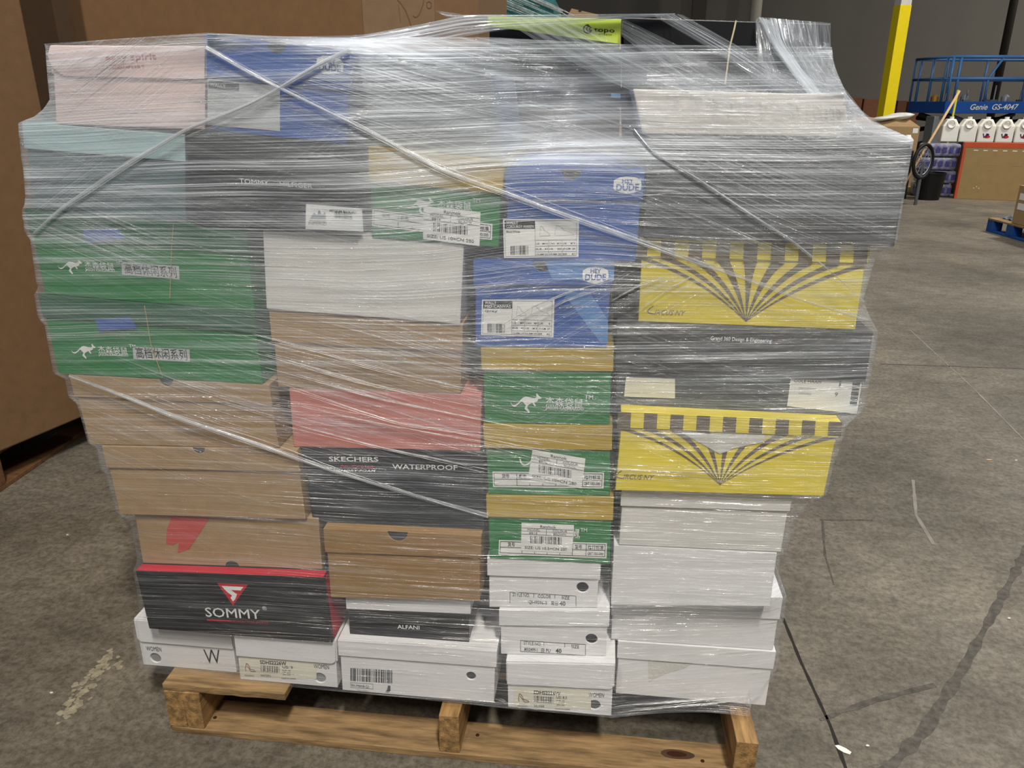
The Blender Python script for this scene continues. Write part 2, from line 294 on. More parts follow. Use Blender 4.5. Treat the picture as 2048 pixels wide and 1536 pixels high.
def part_sides():          # neighbours standing side by side must not share space
    ks = list(Q)
    for a in ks:
        for b in ks:
            if a == b or (Q[a][0][0]+Q[a][1][0]) >= (Q[b][0][0]+Q[b][1][0]): continue
            if deps(a)[1] < deps(b)[0] or deps(b)[1] < deps(a)[0]: continue
            lo = max(min(Q[a][2][1], Q[a][3][1]), min(Q[b][2][1], Q[b][3][1])); hi = min(max(Q[a][0][1], Q[a][1][1]), max(Q[b][0][1], Q[b][1][1]))
            if hi-lo < 0.015: continue
            pen = max(side_u(a, z, True)-side_u(b, z, False) for z in (lo, (lo+hi)/2, hi))+0.003
            if 0 < pen < 0.045:
                for i in (1, 2): Q[a][i][0] -= pen/2
                for i in (0, 3): Q[b][i][0] += pen/2
UNDER = {'A1': ('A2', 'T'), 'A2': ('A3', 'A3'), 'A3': ('A4', 'A4'), 'A4': ('A5', 'A5'), 'A5': ('A6', 'A6'), 'A6': ('A7', 'A7'), 'A7': ('A8', 'A8'), 'A8': ('B1', 'B2'),
         'G': ('T', 'T'), 'H': ('F', 'F'), 'T': ('A3', 'E'), 'F': ('E', 'E'), 'E': ('D', 'D'), 'D': ('Sa', 'Sa'), 'Sa': ('Sk', 'Sk'), 'Sk': ('C', 'C'), 'C': ('Al', 'Al'), 'Al': ('B3', 'B3'),
         'I1': ('I2', 'I2'), 'I2': ('J1', 'J1'), 'J1': ('J2', 'J2'), 'J2': ('J3', 'J3'), 'J3': ('K1', 'K1'), 'K1': ('K2', 'K2'), 'K2': ('B4', 'B4'),
         'L1': ('L2', 'L2'), 'L2': ('L3', 'L3'), 'L3': ('L4', 'L4'), 'L4': ('L5', 'L5'), 'L5': ('L6', 'L6'), 'L6': ('L7', 'L7'), 'L7': ('L8', 'L8'), 'L8': ('B5', 'B5'), 'Tp': ('N', 'N'), 'L0': ('N2', 'N2')}
def settle():              # each bottom edge rests on the top of the box under it
    for a, (l, r) in UNDER.items(): Q[a][3][1] = topz(l, Q[a][3][0])+GAPZ; Q[a][2][1] = topz(r, Q[a][2][0])+GAPZ
for _ in range(4): settle(); part_sides()
settle()
LIDP = 0.0035
def lerp(a, b, t): return [a[0]+(b[0]-a[0])*t, a[1]+(b[1]-a[1])*t]
BOXOBJ = {}
def shoe_box(k):
    (px, lidpx, Y, dep, bm_, lm_, rnd, label, grp) = BX[k]; q = [list(p) for p in Q[k]]
    orig = (sum(p[0] for p in q)/4, Y+dep/2, min(q[2][1], q[3][1]))
    e = thing('shoe_box', orig, label, 'shoe box', 'shoe boxes stacked and wrapped on the pallet'); BOXOBJ[k] = e
    has_lid = lidpx > 0
    y0 = Y; y1 = Y+dep
    tl, tr, br, bl = q
    if has_lid:
        zl = onY(px[0][0], lidpx, Y)[2]; f = (tl[1]-zl)/(tl[1]-bl[1]); f = min(0.75, max(0.15, f)); fr = .86 if k == 'Tp' else f
        i = 0.003
        a, b = lerp(tl, bl, f), lerp(tr, br, fr)
        # body
        bt = [[lerp(tl, bl, .03)[0]+i, lerp(tl, bl, .03)[1]], [lerp(tr, br, .03)[0]-i, lerp(tr, br, .03)[1]], [br[0]-i, br[1]], [bl[0]+i, bl[1]]]
        m = M(); m.hexa([(p[0], y0+LIDP, p[1]) for p in bt]+[(p[0], y1-LIDP, p[1]) for p in bt], bm_); body = m.build('body', e, 0.0012, solid=True)
        lid = M(); yl = y0+0.0014
        if rnd[0] or rnd[1]:
            lid.hexa([(tl[0], yl, tl[1]), (tr[0], yl, tr[1]), (b[0]-.0, yl, b[1]+.0), (a[0], yl, a[1])]+[(tl[0], y1, tl[1]), (tr[0], y1, tr[1]), (b[0], y1, b[1]), (a[0], y1, a[1])], lm_)
            fl = [(tl[0]+.002, tl[1]-.001), (tr[0]-.002, tr[1]-.001)]
            for (cx, cz, r, sg, st) in ((b[0]-.002, b[1], rnd[1], -1, 0), (a[0]+.002, a[1], rnd[0], 1, 1)):
                if r == 0: fl.append((cx, cz)); continue
                arc = [(cx+sg*r*(1-math.cos(t)), cz+r*(1-math.sin(t))) for t in np.linspace(0, math.pi/2, 7)]
                fl += arc if st == 0 else arc[::-1]
            # the flap hangs a little in front, its corners cut round
            lid = M(); lid.hexa([(tl[0], yl+.002, tl[1]), (tr[0], yl+.002, tr[1]), (b[0], yl+.002, b[1]+.004), (a[0], yl+.002, a[1]+.004)]+[(tl[0], y1, tl[1]), (tr[0], y1, tr[1]), (b[0], y1, b[1]+.004), (a[0], y1, a[1]+.004)], lm_)
            lid.prism([(u, y0-.0008, z) for u, z in fl], (0, .0022, 0), lm_)
        else:
            lid.hexa([(tl[0], y0, tl[1]), (tr[0], y0, tr[1]), (b[0], y0, b[1]), (a[0], y0, a[1])]+[(tl[0], y1, tl[1]), (tr[0], y1, tr[1]), (b[0], y1, b[1]), (a[0], y1, a[1])], lm_)
        lo = lid.build('lid', e, 0.0010, solid=True)
        return e, body, lo
    m = M(); m.hexa([(p[0], y0, p[1]) for p in q]+[(p[0], y1, p[1]) for p in q], bm_); body = m.build('body', e, 0.0015, solid=True)
    return e, body, None
PARTS = {k: shoe_box(k) for k in BX}

def cut(obj, center, r, half=False, depth=0.0035, lining=HOLE):
    """a real round hole (or finger notch at the edge) cut into the card, with a disc inside whose dark tone carries the shade"""
    c = M(); c.cyl((center[0], center[1]-0.02, center[2]), r, 0.02+depth, obj.data.materials[0], 28, axis=1)
    b = bmesh.new(); me = bpy.data.meshes.new('c'); me.from_pydata(c.v, [], c.f); b.from_mesh(me); bmesh.ops.recalc_face_normals(b, faces=b.faces); b.to_mesh(me); b.free()
    co = bpy.data.objects.new('c', me); COL.objects.link(co)
    off = ORIG[obj.parent.name]; me.transform(Matrix.Translation(-Vector(tuple(off))))
    md = obj.modifiers.new('cut', 'BOOLEAN'); md.object = co; md.operation = 'DIFFERENCE'; md.solver = 'EXACT'
    while obj.modifiers[0] != md and obj.modifiers.find('cut') > 0: obj.modifiers.move(obj.modifiers.find('cut'), 0)
    dg = bpy.context.evaluated_depsgraph_get()
    others = [m_ for m_ in obj.modifiers if m_ != md]
    for m_ in others: m_.show_viewport = False
    co.parent = obj.parent
    dg.update(); nm = bpy.data.meshes.new_from_object(obj.evaluated_get(dg)); obj.modifiers.remove(md); obj.data = nm
    for m_ in others: m_.show_viewport = True
    bpy.data.objects.remove(co)
    d = M(); n = 28
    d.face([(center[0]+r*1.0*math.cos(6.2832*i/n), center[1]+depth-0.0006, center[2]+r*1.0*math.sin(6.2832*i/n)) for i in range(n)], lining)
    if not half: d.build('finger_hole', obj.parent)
    else:
        d = M(); zt = half[1]; sg = 1 if half[0] == 'down' else -1
        d.face([(center[0]+r*math.cos(sg*-math.pi*i/n), center[1]+depth-0.001, center[2]+r*math.sin(sg*-math.pi*i/n)) for i in range(n+1)], lining); d.build('finger_notch', obj.parent)
def hole(k, px, py, rpx, on='body', mt=HOLE):
    e, body, lid = PARTS[k]; Y = BX[k][2]+(LIDP if (on == 'body' and lid) else 0); p = onY(px, py, Y); r = rpx*(onY(px+1, py, Y)[0]-p[0])
    cut(body if on == 'body' else lid, p, r, lining=mt)
def notch(k, px, rpx, on='lid'):
    e, body, lid = PARTS[k]; o = lid if lid else body; Y = BX[k][2]; q = Q[k]
    y_ = BX[k][0][0][1]+(BX[k][0][1][1]-BX[k][0][0][1])*(px-BX[k][0][0][0])/(BX[k][0][1][0]-BX[k][0][0][0])
    p = onY(px, y_, Y); z = topz(k, p[0]); r = rpx*(onY(px+1, y_, Y)[0]-p[0])
    # a half disc, coloured dark for the shade inside, set in a shallow cut that opens at the top edge
    cut(o, (p[0], Y, z), r, half=('down', z), depth=0.0024, lining=HOLE)
DARKH = mat('dark_hole_shade', '1B1C1E', 0.9); MIDH = mat('grey_hole_shade', '8E9092', 0.9)  # shade inside the holes is put into these tones
hole('B1', 311, 1316, 10.5, mt=MIDH); hole('B2', 640, 1356, 11.5, mt=MIDH); hole('B3', 942, 1352, 9.5, mt=HOLE); hole('B4', 1189, 1410, 12, mt=HOLE)
hole('K1', 1165, 1175, 12, mt=DARKH); hole('K2', 1183, 1278, 12, mt=DARKH)
notch('C', 795, 20); notch('I1', 1143, 21); notch('I2', 1086, 21); notch('A5', 332, 13); notch('A6', 397, 12); notch('G', 552, 20)
p = onY(465, 1131, .046)
m = M(); n = 20; z = lerp(Q['A7'][3], Q['A7'][2], .5)[1]; m.face([(p[0]+.014*math.cos(math.pi*i/n), .0455, z+.0005+.012*math.sin(math.pi*i/n)) for i in range(n+1)][::-1], DARKH); m.build('finger_notch', BOXOBJ['A7'])  # flat half disc, dark colour stands for shade in the notch

# ---------------------------------------------------------------- what is printed on them
O1, O2, O3, O4 = .0006, .0010, .0014, .0018
def YL(k): return BX[k][2]-(.0010 if any(BX[k][6]) else 0)
def YB(k): return BX[k][2]+(LIDP if PARTS[k][2] else 0)
def put(m, name, k, label=None):
    o = m.build(name, BOXOBJ[k])
    if label: o['label'] = label
    return o
def bezier(a, c, b, n=14): return [((1-t)**2*a[0]+2*t*(1-t)*c[0]+t*t*b[0], (1-t)**2*a[1]+2*t*(1-t)*c[1]+t*t*b[1]) for t in np.linspace(0, 1, n)]

KANG = [(0.0, .40), (.02, .52), (.05, .60), (.10, .62), (.17, .60), (.25, .50), (.33, .35), (.42, .22), (.50, .18), (.60, .20), (.70, .24), (.79, .24), (.85, .20), (.82, .05), (.86, 0.0),
        (.90, .10), (.93, .14), (.98, .20), (1.0, .25), (.96, .28), (.90, .28), (.87, .38), (.84, .42), (.76, .46), (.80, .56), (.82, .62), (.79, .66), (.75, .60), (.70, .48), (.62, .55), (.55, .64),
        (.54, .74), (.62, .92), (.60, 1.0), (.47, .82), (.45, .76), (.50, .62), (.42, .50), (.36, .42), (.27, .56), (.18, .68), (.10, .70), (.04, .64), (.01, .54)]
def kangaroo(m, k, x, y, wd, hg, slope=0.05):
    pts = [onY(x+a*wd, y+b*hg+a*wd*slope, YB(k)-O1) for a, b in KANG]
    v = [Vector((p[0], p[2], 0)) for p in pts]
    from mathutils.geometry import tessellate_polygon
    tr = tessellate_polygon([v]); m.raw(pts, [tuple(t) for t in tr], INKW)
def kanglogo(m, k, x, y, s=1.0, slope=.05, full=True):
    kangaroo(m, k, x, y, 62*s, 40*s, slope); Yb = YB(k)
    text(m, '杰森袋鼠', (x+70*s, y+22*s+4*s), (x+145*s, y+26*s+4*s), 15*s, INKW, Yb, O1, 0.004); text(m, 'TM', (x+148*s, y+13*s), (x+165*s, y+14*s), 9*s, INKW, Yb, O1, 0.01)
    text(m, 'JASON KANGAROO', (x+70*s, y+33*s), (x+146*s, y+36*s), 6.5*s, INKW, Yb, O1, 0.01)
for k, kx, ky, lab in (('A3', 116, 516, ((243, 524), (358, 532), (359, 559), (244, 549))), ('A4', 143, 685, ((265, 693), (379, 699), (380, 724), (267, 718)))):
    m = M(); kanglogo(m, k, kx, ky, .78, .06); put(m, 'printed_kangaroo_emblem', k)
    m = M(); quad(m, lab, PAPER_G, YB(k), O1); text(m, '高档休闲系列', (lab[3][0]+6, lab[3][1]-4), (lab[2][0]-5, lab[2][1]-5), 17, INK, YB(k), O2, 0.004); put(m, 'name_label', k, 'white strip with Chinese characters')
    m = M(); bx, by = (165, 452) if k == 'A3' else (190, 630)
    quad(m, [(bx, by+8), (bx+70, by+4), (bx+85, by+26), (bx+8, by+32)], BLUE, YL(k), O1); put(m, 'blue_tape_patch', k)
for k, pts in (('A3', ((347, 446), (343, 500), (340, 596))), ('A4', ((289, 611), (302, 690), (325, 754)))):
    m = M(); P = [onY(x, y, YL(k)-.002) for x, y in pts]; m.tube(P, .0006, STRING, 6); put(m, 'string_band', k)
m = M(); kanglogo(m, 'J1', 1021, 785, 1.0, .03); put(m, 'printed_kangaroo_emblem', 'J1')
m = M(); Y = YB('J2'); pl = bezier((1040, 918), (1044, 940), (1064, 922), 8)
for a, b in zip(pl, pl[1:]): pline(m, a, b, 3, INKW, Y, O1)
put(m, 'printed_kangaroo_emblem', 'J2')
m = M(); Y = YB('J3'); text(m, '鼠', (1140, 1072), (1160, 1074), 14, INKW, Y, O1, .015); text(m, 'TM', (1161, 1063), (1174, 1064), 7, INKW, Y, O1, .01); text(m, 'ROO', (1140, 1077), (1160, 1078), 4, INKW, Y, O1); put(m, 'printed_kangaroo_emblem', 'J3')
def spec_table(k, c4, name='specification_label'):
    m = M(); Y = YB(k); quad(m, c4, PAPER, Y, O1); (a, b, c, d) = c4
    ins = [(a[0]+3, a[1]+3), (b[0]-3.5, b[1]+3), (c[0]-3.5, c[1]-3.5), (d[0]+3, d[1]-3.5)]; grid(m, ins, (0, .5, 1), (0, .21, .69, .82, 1), INK, Y, O2, 1.1)
    L = lambda t, s: ((ins[0][0]+(ins[1][0]-ins[0][0])*t)*(1-s)+(ins[3][0]+(ins[2][0]-ins[3][0])*t)*s, (ins[0][1]+(ins[1][1]-ins[0][1])*t)*(1-s)+(ins[3][1]+(ins[2][1]-ins[3][1])*t)*s)
    for s_, t0, t1, r in (('货号', .07, .14, .38), ('颜色', .23, .30, .38), ('型号', .71, .78, .40), ('执行标准', .835, .985, .40), ('QB/T 1002-2005', .835, .985, .88)):
        text(m, s_, L(t0, r), L(t1, r), 6 if 'Q' in s_ else 6.5, INK, Y, O2, .015)
    for t in (.33, .45, .57): pline(m, L(t, .82), L(t, 1), 1, INK, Y, O2)
    put(m, name, k)
def ranmok(k, c4, colour, size, nm='retail_sticker'):
    m = M(); Y = YB(k); (a, b, c, d) = c4; quad(m, c4, PAPER, Y, O3)
    L = lambda t, s: ((a[0]+(b[0]-a[0])*t)*(1-s)+(d[0]+(c[0]-d[0])*t)*s, (a[1]+(b[1]-a[1])*t)*(1-s)+(d[1]+(c[1]-d[1])*t)*s)
    H = d[1]-a[1]
    text(m, 'Ranmok', L(.36, .16), L(.66, .16), H*.11, INK, Y, O4, .01)
    for s_ in (.19, .41): pline(m, L(.01, s_), L(.99, s_), .8, INK, Y, O4)
    pline(m, L(.01, .30), L(.99, .30), .5, INKG, Y, O4); pline(m, L(.48, .19), L(.48, .41), .8, INK, Y, O4)
    text(m, 'MODEL', L(.12, .285), L(.36, .285), H*.08, INK, Y, O4); text(m, 'COLOUR', L(.60, .285), L(.88, .285), H*.08, INK, Y, O4)
    text(m, '8816', L(.15, .395), L(.31, .395), H*.08, INK, Y, O4); text(m, colour, L(.62, .395), L(.86, .395), H*.08, INK, Y, O4)
    barcode(m, L(.18, .72), L(.80, .72), H*.26, INK, Y, O4, 24, 5); text(m, size, L(.07, .93), L(.9, .93), H*.10, INK, Y, O4, .005)
    put(m, nm, k)
spec_table('J2', [(985, 943), (1208, 945), (1207, 977), (986, 974)]); ranmok('J2', [(1065, 899), (1171, 917), (1163, 977), (1056, 958)], 'BLACK', 'SIZE: US 10=CN 280')
spec_table('J3', [(998, 1080), (1214, 1086), (1213, 1117), (997, 1109)]); ranmok('J3', [(1043, 1045), (1148, 1050), (1144, 1106), (1042, 1101)], 'BROWN', 'SIZE: US 10.5=CN 285')
spec_table('F', [(745, 418), (985, 448), (984, 480), (744, 452)]); ranmok('F', [(847, 412), (961, 424), (959, 492), (846, 478)], 'BLACK', 'SIZE: US 10=CN 280')
m = M(); kanglogo(m, 'F', 812, 392, .9, .06); put(m, 'printed_kangaroo_emblem', 'F')
# blue boxes: white hexagon badge and size label
def badge(k, cx, cy, w_, h_, sl=0.0):
    m = M(); Y = YL(k); sh = [(-.5, -.28), (-.28, -.46), (0, -.5), (.28, -.46), (.5, -.28), (.52, 0), (.5, .28), (.28, .44), (0, .52), (-.28, .44), (-.5, .28), (-.52, 0)]
    m.face([onY(cx+a*w_, cy+b*h_+a*w_*sl, Y-O1) for a, b in sh][::-1], PAPER)
    text(m, 'HEY', (cx-.2*w_, cy-.12*h_), (cx+.22*w_, cy-.12*h_+.4*w_*sl), h_*.26, BLUE, Y, O2, .02); text(m, 'DUDE', (cx-.42*w_, cy+.32*h_-.4*w_*sl), (cx+.42*w_, cy+.32*h_+.4*w_*sl), h_*.40, BLUE, Y, O2, .03)
    put(m, 'badge', k, 'white hexagonal badge')
badge('G', 660, 130, 52, 37, .12); badge('I1', 1255, 370, 54, 34, .0); badge('I2', 1191, 550, 50, 33, .0)
def wally(k, c4, l1, l2, l3, nums):
    m = M(); Y = YB(k); quad(m, c4, PAPER, Y, O1); (a, b, c, d) = c4
    L = lambda t, s: ((a[0]+(b[0]-a[0])*t)*(1-s)+(d[0]+(c[0]-d[0])*t)*s, (a[1]+(b[1]-a[1])*t)*(1-s)+(d[1]+(c[1]-d[1])*t)*s)
    quad(m, [L(.02, .04), L(.42, .04), L(.42, .25), L(.02, .25)], INK, Y, O2); text(m, l1, L(.04, .13), L(.20, .13), 6, INKW, Y, O3, .02); text(m, l2, L(.04, .23), L(.40, .23), 6, INKW, Y, O3, .01)
    text(m, l3, L(.04, .35), L(.22, .35), 4.5, INK, Y, O2, .01); barcode(m, L(.09, .92), L(.34, .92), 18, INK, Y, O2, 16, 9)
    for s_ in (.04, .96): pline(m, L(.02, s_), L(.97, s_), .7, INKG, Y, O2)
    for t in (.02, .42, .97): pline(m, L(t, .04), L(t, .96), .7, INKG, Y, O2)
    for s_ in (.55, .70, .85): pline(m, L(.42, s_), L(.97, s_), .7, INKG, Y, O2)
    for t in (.60, .78): pline(m, L(t, .55), L(t, .96), .7, INKG, Y, O2)
    i = 0
    for s_ in (.66, .80, .94):
        for t in (.43, .61, .79): text(m, nums[i], L(t, s_), L(t+.16, s_), 3.6, INK, Y, O2, .005); i += 1
    for t0, t1, b0 in ((.48, .62, .15), (.68, .94, .14)):   # faint shoe outlines
        pts = [L(t0+(t1-t0)*x_, b0+.30*y_) for x_, y_ in ((0, .9), (.1, .1), (.3, .2), (.5, .55), (.85, .7), (1, .95), (0, .98))]
        for p_, q_ in zip(pts, pts[1:]): pline(m, p_, q_, .5, INKG, Y, O2)
    put(m, 'size_label', k, 'white size chart label with shoe outlines')
wally('I1', [(1006, 438), (1158, 438), (1157, 514), (1008, 516)], 'WALLY', 'CORDUROY WAREN', 'Black/White', ('US   M10', 'CAN   M10', 'UK    M 9', 'EUR   43', 'UK     202', 'JP-CM  28', 'CN-MM 255', 'KR-MM 280', 'BR    41'))
wally('I2', [(964, 599), (1109, 599), (1107, 675), (962, 670)], 'WALLY', 'MID CANVAS', 'Grey', ('US    M9', 'CAN   M9', 'UK     8', 'EUR   42', 'UK    M 8', 'JP-CM  27', 'CN-MM 270', 'KR-MM 270', 'BR    40'))
for k, pts in (('I2', [(1125, 585), (1180, 585), (1216, 640), (1216, 684), (1200, 684)]), ('I2', [(1090, 524), (1229, 525), (1228, 560), (1105, 560)])):
    m = M(); quad(m, pts, BLUE_L, YB(k) if pts[0][1] > 570 else YL(k), .0003); put(m, 'pale_blue_print_patch', k)
m = M(); quad(m, [(415, 157), (560, 172), (560, 262), (415, 250)], PAPER_G, YB('G'), O1); quad(m, [(417, 160), (478, 167), (478, 182), (417, 176)], DKGREY, YB('G'), O2); text(m, 'WALLY', (420, 172), (452, 176), 7, INKW, YB('G'), O3, .01); put(m, 'size_label', 'G', 'grey size label')
# lettering
def letter(k, items, on='body', name='printed_lettering', label=None):
    m = M(); Y = YB(k) if on == 'body' else YL(k)
    for it in items: text(m, it[0], it[1], it[2], it[3], it[4], Y, O1, *(it[5:]))
    return put(m, name, k, label)
letter('A1', [('easy spirit', (211, 121), (313, 118), 13, INKP, .01), ('COMFORT', (225, 137), (290, 136), 6, INKP)], 'lid')
letter('T', [('TOMMY', (479, 366), (538, 371), 10, INKW), ('HILFIGER', (560, 372), (625, 377), 10, INKW)])
letter('Sk', [('SKECHERS', (658, 922), (757, 923), 9, INKW, .02)], 'lid'); letter('Sk', [('WATERPROOF', (785, 938), (915, 940), 10, INKW, .012)], 'lid')
letter('Sk', [('Air-Cooled', (680, 934), (746, 936), 5, INKR, .01)], 'lid', 'red_lettering', 'red lettering'); letter('Sk', [('MEMORY FOAM', (666, 943.5), (752, 944), 5, INKW, .01, .3)], 'lid')
m = M(); Y = YL('A8'); quad(m, [(434, 1166), (496, 1169), (466, 1211)], INKR, Y, O1)
for pl in ([(443, 1172), (487, 1174), (481, 1181), (462, 1180), (474, 1189), (470, 1199), (466, 1203), (461, 1196), (464, 1191), (453, 1183)],):
    pts = [onY(x, y, Y-O2) for x, y in pl]; from mathutils.geometry import tessellate_polygon
    m.raw(pts, [tuple(t) for t in tessellate_polygon([[Vector((p[0], p[2], 0)) for p in pts]])], INKW)
for (a, b) in (((446, 1175.5), (481, 1177.5)), ((452, 1184.5), (472, 1190))): pass
put(m, 'triangle_emblem', 'A8', 'red triangle with white letter S')
m = M(); text(m, 'SOMMY', (412, 1233), (522, 1238), 19, INKW, Y, O1, .006)
for sx in (424, 433, 451, 459, 476, 484, 498, 513): pass
text(m, '®', (525, 1220), (534, 1221), 8, INKW, Y, O1); pline(m, (414, 1240), (463, 1242), 3, INKR, Y, O1); text(m, 'MOTORCYCLE SPORTS', (464, 1245), (536, 1247.5), 4.5, INKR, Y, O1, 0, .2); put(m, 'printed_lettering', 'A8')
m = M(); q = Q['A8']; m.hexa([(q[0][0]+.001, .0225, q[0][1]+.0002), (q[1][0]-.001, .0225, q[1][1]+.0002), (q[1][0]-.001, .0225, q[1][1]-.0004), (q[0][0]+.001, .0225, q[0][1]-.0004),
        (q[0][0]+.001, .0445, q[0][1]+.0002), (q[1][0]-.001, .0445, q[1][1]+.0002), (q[1][0]-.001, .0445, q[1][1]-.0004), (q[0][0]+.001, .0445, q[0][1]-.0004)], RED); m.face([(q[1][0]+.0003, .03, q[1][1]-.003), (q[1][0]+.0003, .27, q[1][1]-.003), (q[2][0]+.0003, .27, q[2][1]+.003), (q[2][0]+.0003, .03, q[2][1]+.003)][::-1], RED); put(m, 'red_top_panel', 'A8', 'red top and side panel')
def tab(k, pl, mt=INKR, name='red_tick_print'):
    m = M(); pts = [onY(x, y, YB(k)-O1) for x, y in pl]
    m.raw(pts, [tuple(t) for t in tessellate_polygon([[Vector((p[0], p[2], 0)) for p in pts]])], mt); return put(m, name, k)
tab('A7', [(345, 1029), (422, 1031), (402, 1062), (378, 1098), (355, 1106), (358, 1084), (346, 1090), (332, 1088), (334, 1058)], mat('faded_red_ink', 'C4534C', 0.5, var=.03))
letter('Al', [('ALFANI', (795, 1257), (839, 1259), 8, INKW, .01)])
letter('B1', [('W', (411, 1327), (443, 1328), 30, INK, -.005)]); letter('B1', [('WOMEN', (293, 1301), (323, 1303), 9, INK)])
def sandal_label(k, x, y, us, s=1.0, colr='SILVER'):
    m = M(); Y = YB(k); quad(m, [(x, y), (x+155*s, y+7*s), (x+155*s, y+46*s), (x, y+40*s)], CREAM, Y, O1)
    text(m, 'SDHS2226W', (x+40*s, y+15*s), (x+94*s, y+18*s), 7.5*s, INK, Y, O2, .025); barcode(m, (x+41*s, y+31*s), (x+80*s, y+34*s), 13*s, INK, Y, O2, 16, 4)
    text(m, us, (x+86*s, y+24*s), (x+107*s, y+25*s), 5.5*s, INK, Y, O2, .015)
    for i, t_ in enumerate(('EUR: 40', 'UK: 6.5', 'JPN: 255')): text(m, t_, (x+86*s, y+29.5*s+i*4.4*s), (x+102*s, y+30*s+i*4.4*s), 3*s, INK, Y, O2)
    text(m, colr, (x+41*s, y+41*s), (x+62*s, y+42*s), 5*s, INK, Y, O2); text(m, 'FREQUENCY', (x+9*s, y+44*s-4), (x+28*s, y+45*s-4), 2.8*s, INK, Y, O2); text(m, 'MADE IN CHINA', (x+84*s, y+49*s-3), (x+113*s, y+50*s-3), 2.8*s, INK, Y, O2)
    br = mat('sandal_brown_ink', '8A5A3C', .6)
    for a, b in (((12, 14), (10, 24)), ((12, 14), (16, 17)), ((16, 17), (20, 26)), ((20, 26), (29, 28)), ((29, 28), (31, 31)), ((31, 31), (22, 31)), ((22, 31), (13, 19)), ((10, 24), (11, 30))): pline(m, (x+a[0]*s, y+a[1]*s), (x+b[0]*s, y+b[1]*s), 1.4, br, Y, O2)
    put(m, 'sandal_label', k, 'cream label with small sandal picture')
    letter(k, [('WOMEN', (x+150*s, y+(24 if k == 'B2' else 21)*s), (x+181*s, y+(26 if k == 'B2' else 22)*s), 9*s, INK)])
sandal_label('B2', 481, 1313, 'US: 9', .98, 'WHITE/PU'); sandal_label('B4', 1027, 1373, 'US: 8.5', 1.0)
m = M(); Y = YB('B3'); barcode(m, (701, 1362), (787, 1367), 26, INK, Y, O1, 30, 12); grid(m, [(701, 1365), (746, 1368), (746, 1378), (701, 1375)], (0, 1), (0, 1), INKG, Y, O1, .7); text(m, 'BN-MBNB-Q1', (703, 1373), (738, 1376), 5, INK, Y, O1)
quad(m, [(776, 1371), (781, 1372), (781, 1381), (778, 1385), (770, 1384), (774, 1380)], DKGREY, Y, O1); text(m, 'Made in China', (715, 1381), (735, 1383), 2.5, INKG, Y, O1); put(m, 'printed_barcode', 'B3')
for k, x, y, w_, h_, tx in (('K1', 1020, 1184, 132, 22, (('STYLE NO.', .04, .30, .36), ('COLOR', .42, .62, .36), ('SIZE', .78, .90, .36), ('QH9596-5', .28, .56, .95), ('黑色', .62, .73, .95), ('40', .75, .84, .95))),
                        ('K2', 1041, 1281, 130, 22, (('STYLE NO.', .05, .32, .36), ('SIZE', .78, .90, .40), ('MX0499-1', .06, .26, .92), ('白 PU', .32, .46, .92), ('40', .54, .63, .92)))):
    m = M(); Y = YB(k); c4 = [(x, y), (x+w_, y+8), (x+w_, y+8+h_), (x, y+h_)]; grid(m, c4, (0, 1) if k == 'K2' else (0,), (0, 1), INK, Y, O1, .9)
    for t in (.36, .68): pline(m, (x+w_*t, y+8*t), (x+w_*t, y+8*t+8), .9, INK, Y, O1)
    for s_, t0, t1, r in tx: text(m, s_, (x+w_*t0, y+8*t0+h_*r), (x+w_*t1, y+8*t1+h_*r), 9 if s_ == '40' else 7, INK, Y, O1, .02 if s_ == '40' else .004)
    put(m, 'printed_size_table', k)
# yellow fan stripes
def fan(k, ybl, ybr, apex, nlid, xl, xr, ytl, ytr):
    m = M(); YL_, Yb = YL(k), YB(k); n = 2*nlid+1
    for i in range(n):
        if i % 2: continue
        t0, t1 = i/n, (i+1)/n; xa, xb = xl+(xr-xl)*t0, xl+(xr-xl)*t1
        ya, yb = ytl+(ytr-ytl)*t0, ytl+(ytr-ytl)*t1; za, zb = ybl+(ybr-ybl)*t0, ybl+(ybr-ybl)*t1
        quad(m, [(xa, ya+1), (xb, yb+1), (xb-2, zb-.5), (xa-2, za-.5)], TAUPE, YL_, O1)
        H = apex[1]-(ybl+ybr)/2
        c = lambda x, z: (apex[0]+(x-apex[0])*.44, z+H*.30)
        p = bezier((xa-1, za+1), c(xa, za), (apex[0]-.5, apex[1]), 16); q_ = bezier((xb-1, zb+1), c(xb, zb), (apex[0]+.5, apex[1]), 16)
        sh = .42
        if i == 0 or i == n-1: sh = .30
        P = []
        for j in range(16):
            mx = (p[j][0]+q_[j][0])/2; my = (p[j][1]+q_[j][1])/2; s_ = 1 if j == 0 else (1-(.12 if k == 'L3' else .28)*min(1, j/4))
            P.append(((mx+(p[j][0]-mx)*s_, my+(p[j][1]-my)*s_), (mx+(q_[j][0]-mx)*s_, my+(q_[j][1]-my)*s_)))
        for a, b in zip(P, P[1:]): quad(m, [a[0], a[1], b[1], b[0]], TAUPE, Yb, O1)
    put(m, 'printed_fan_stripes', k, 'dark taupe stripes converging to a point')
fan('L5', 857, 873, (1440, 970), 8, 1236, 1684, 823, 843)
fan('L3', 514, 532, (1492, 643), 8, 1268, 1736, 478, 491)
for k, x, y in (('L5', 1232, 963), ('L3', 1295, 634)):
    m = M(); Y = YB(k); pl = bezier((x+12, y-22), (x-12, y-8), (x+14, y-6), 10)
    for a, b in zip(pl, pl[1:]): pline(m, a, b, 1.6, TAUPE, Y, O1)
    text(m, 'IRCUS·NY', (x+14, y-5), (x+76, y-3), 10, TAUPE, Y, O1, .004, .3); put(m, 'printed_lettering', k)
m = M(); quad(m, [(1350, 858), (1420, 868), (1470, 858), (1500, 858), (1530, 870), (1526, 884), (1470, 896), (1440, 908)], CLEARTAPE, YB('L5'), .0012); put(m, 'torn_tape', 'L5', 'torn cloudy white tape')
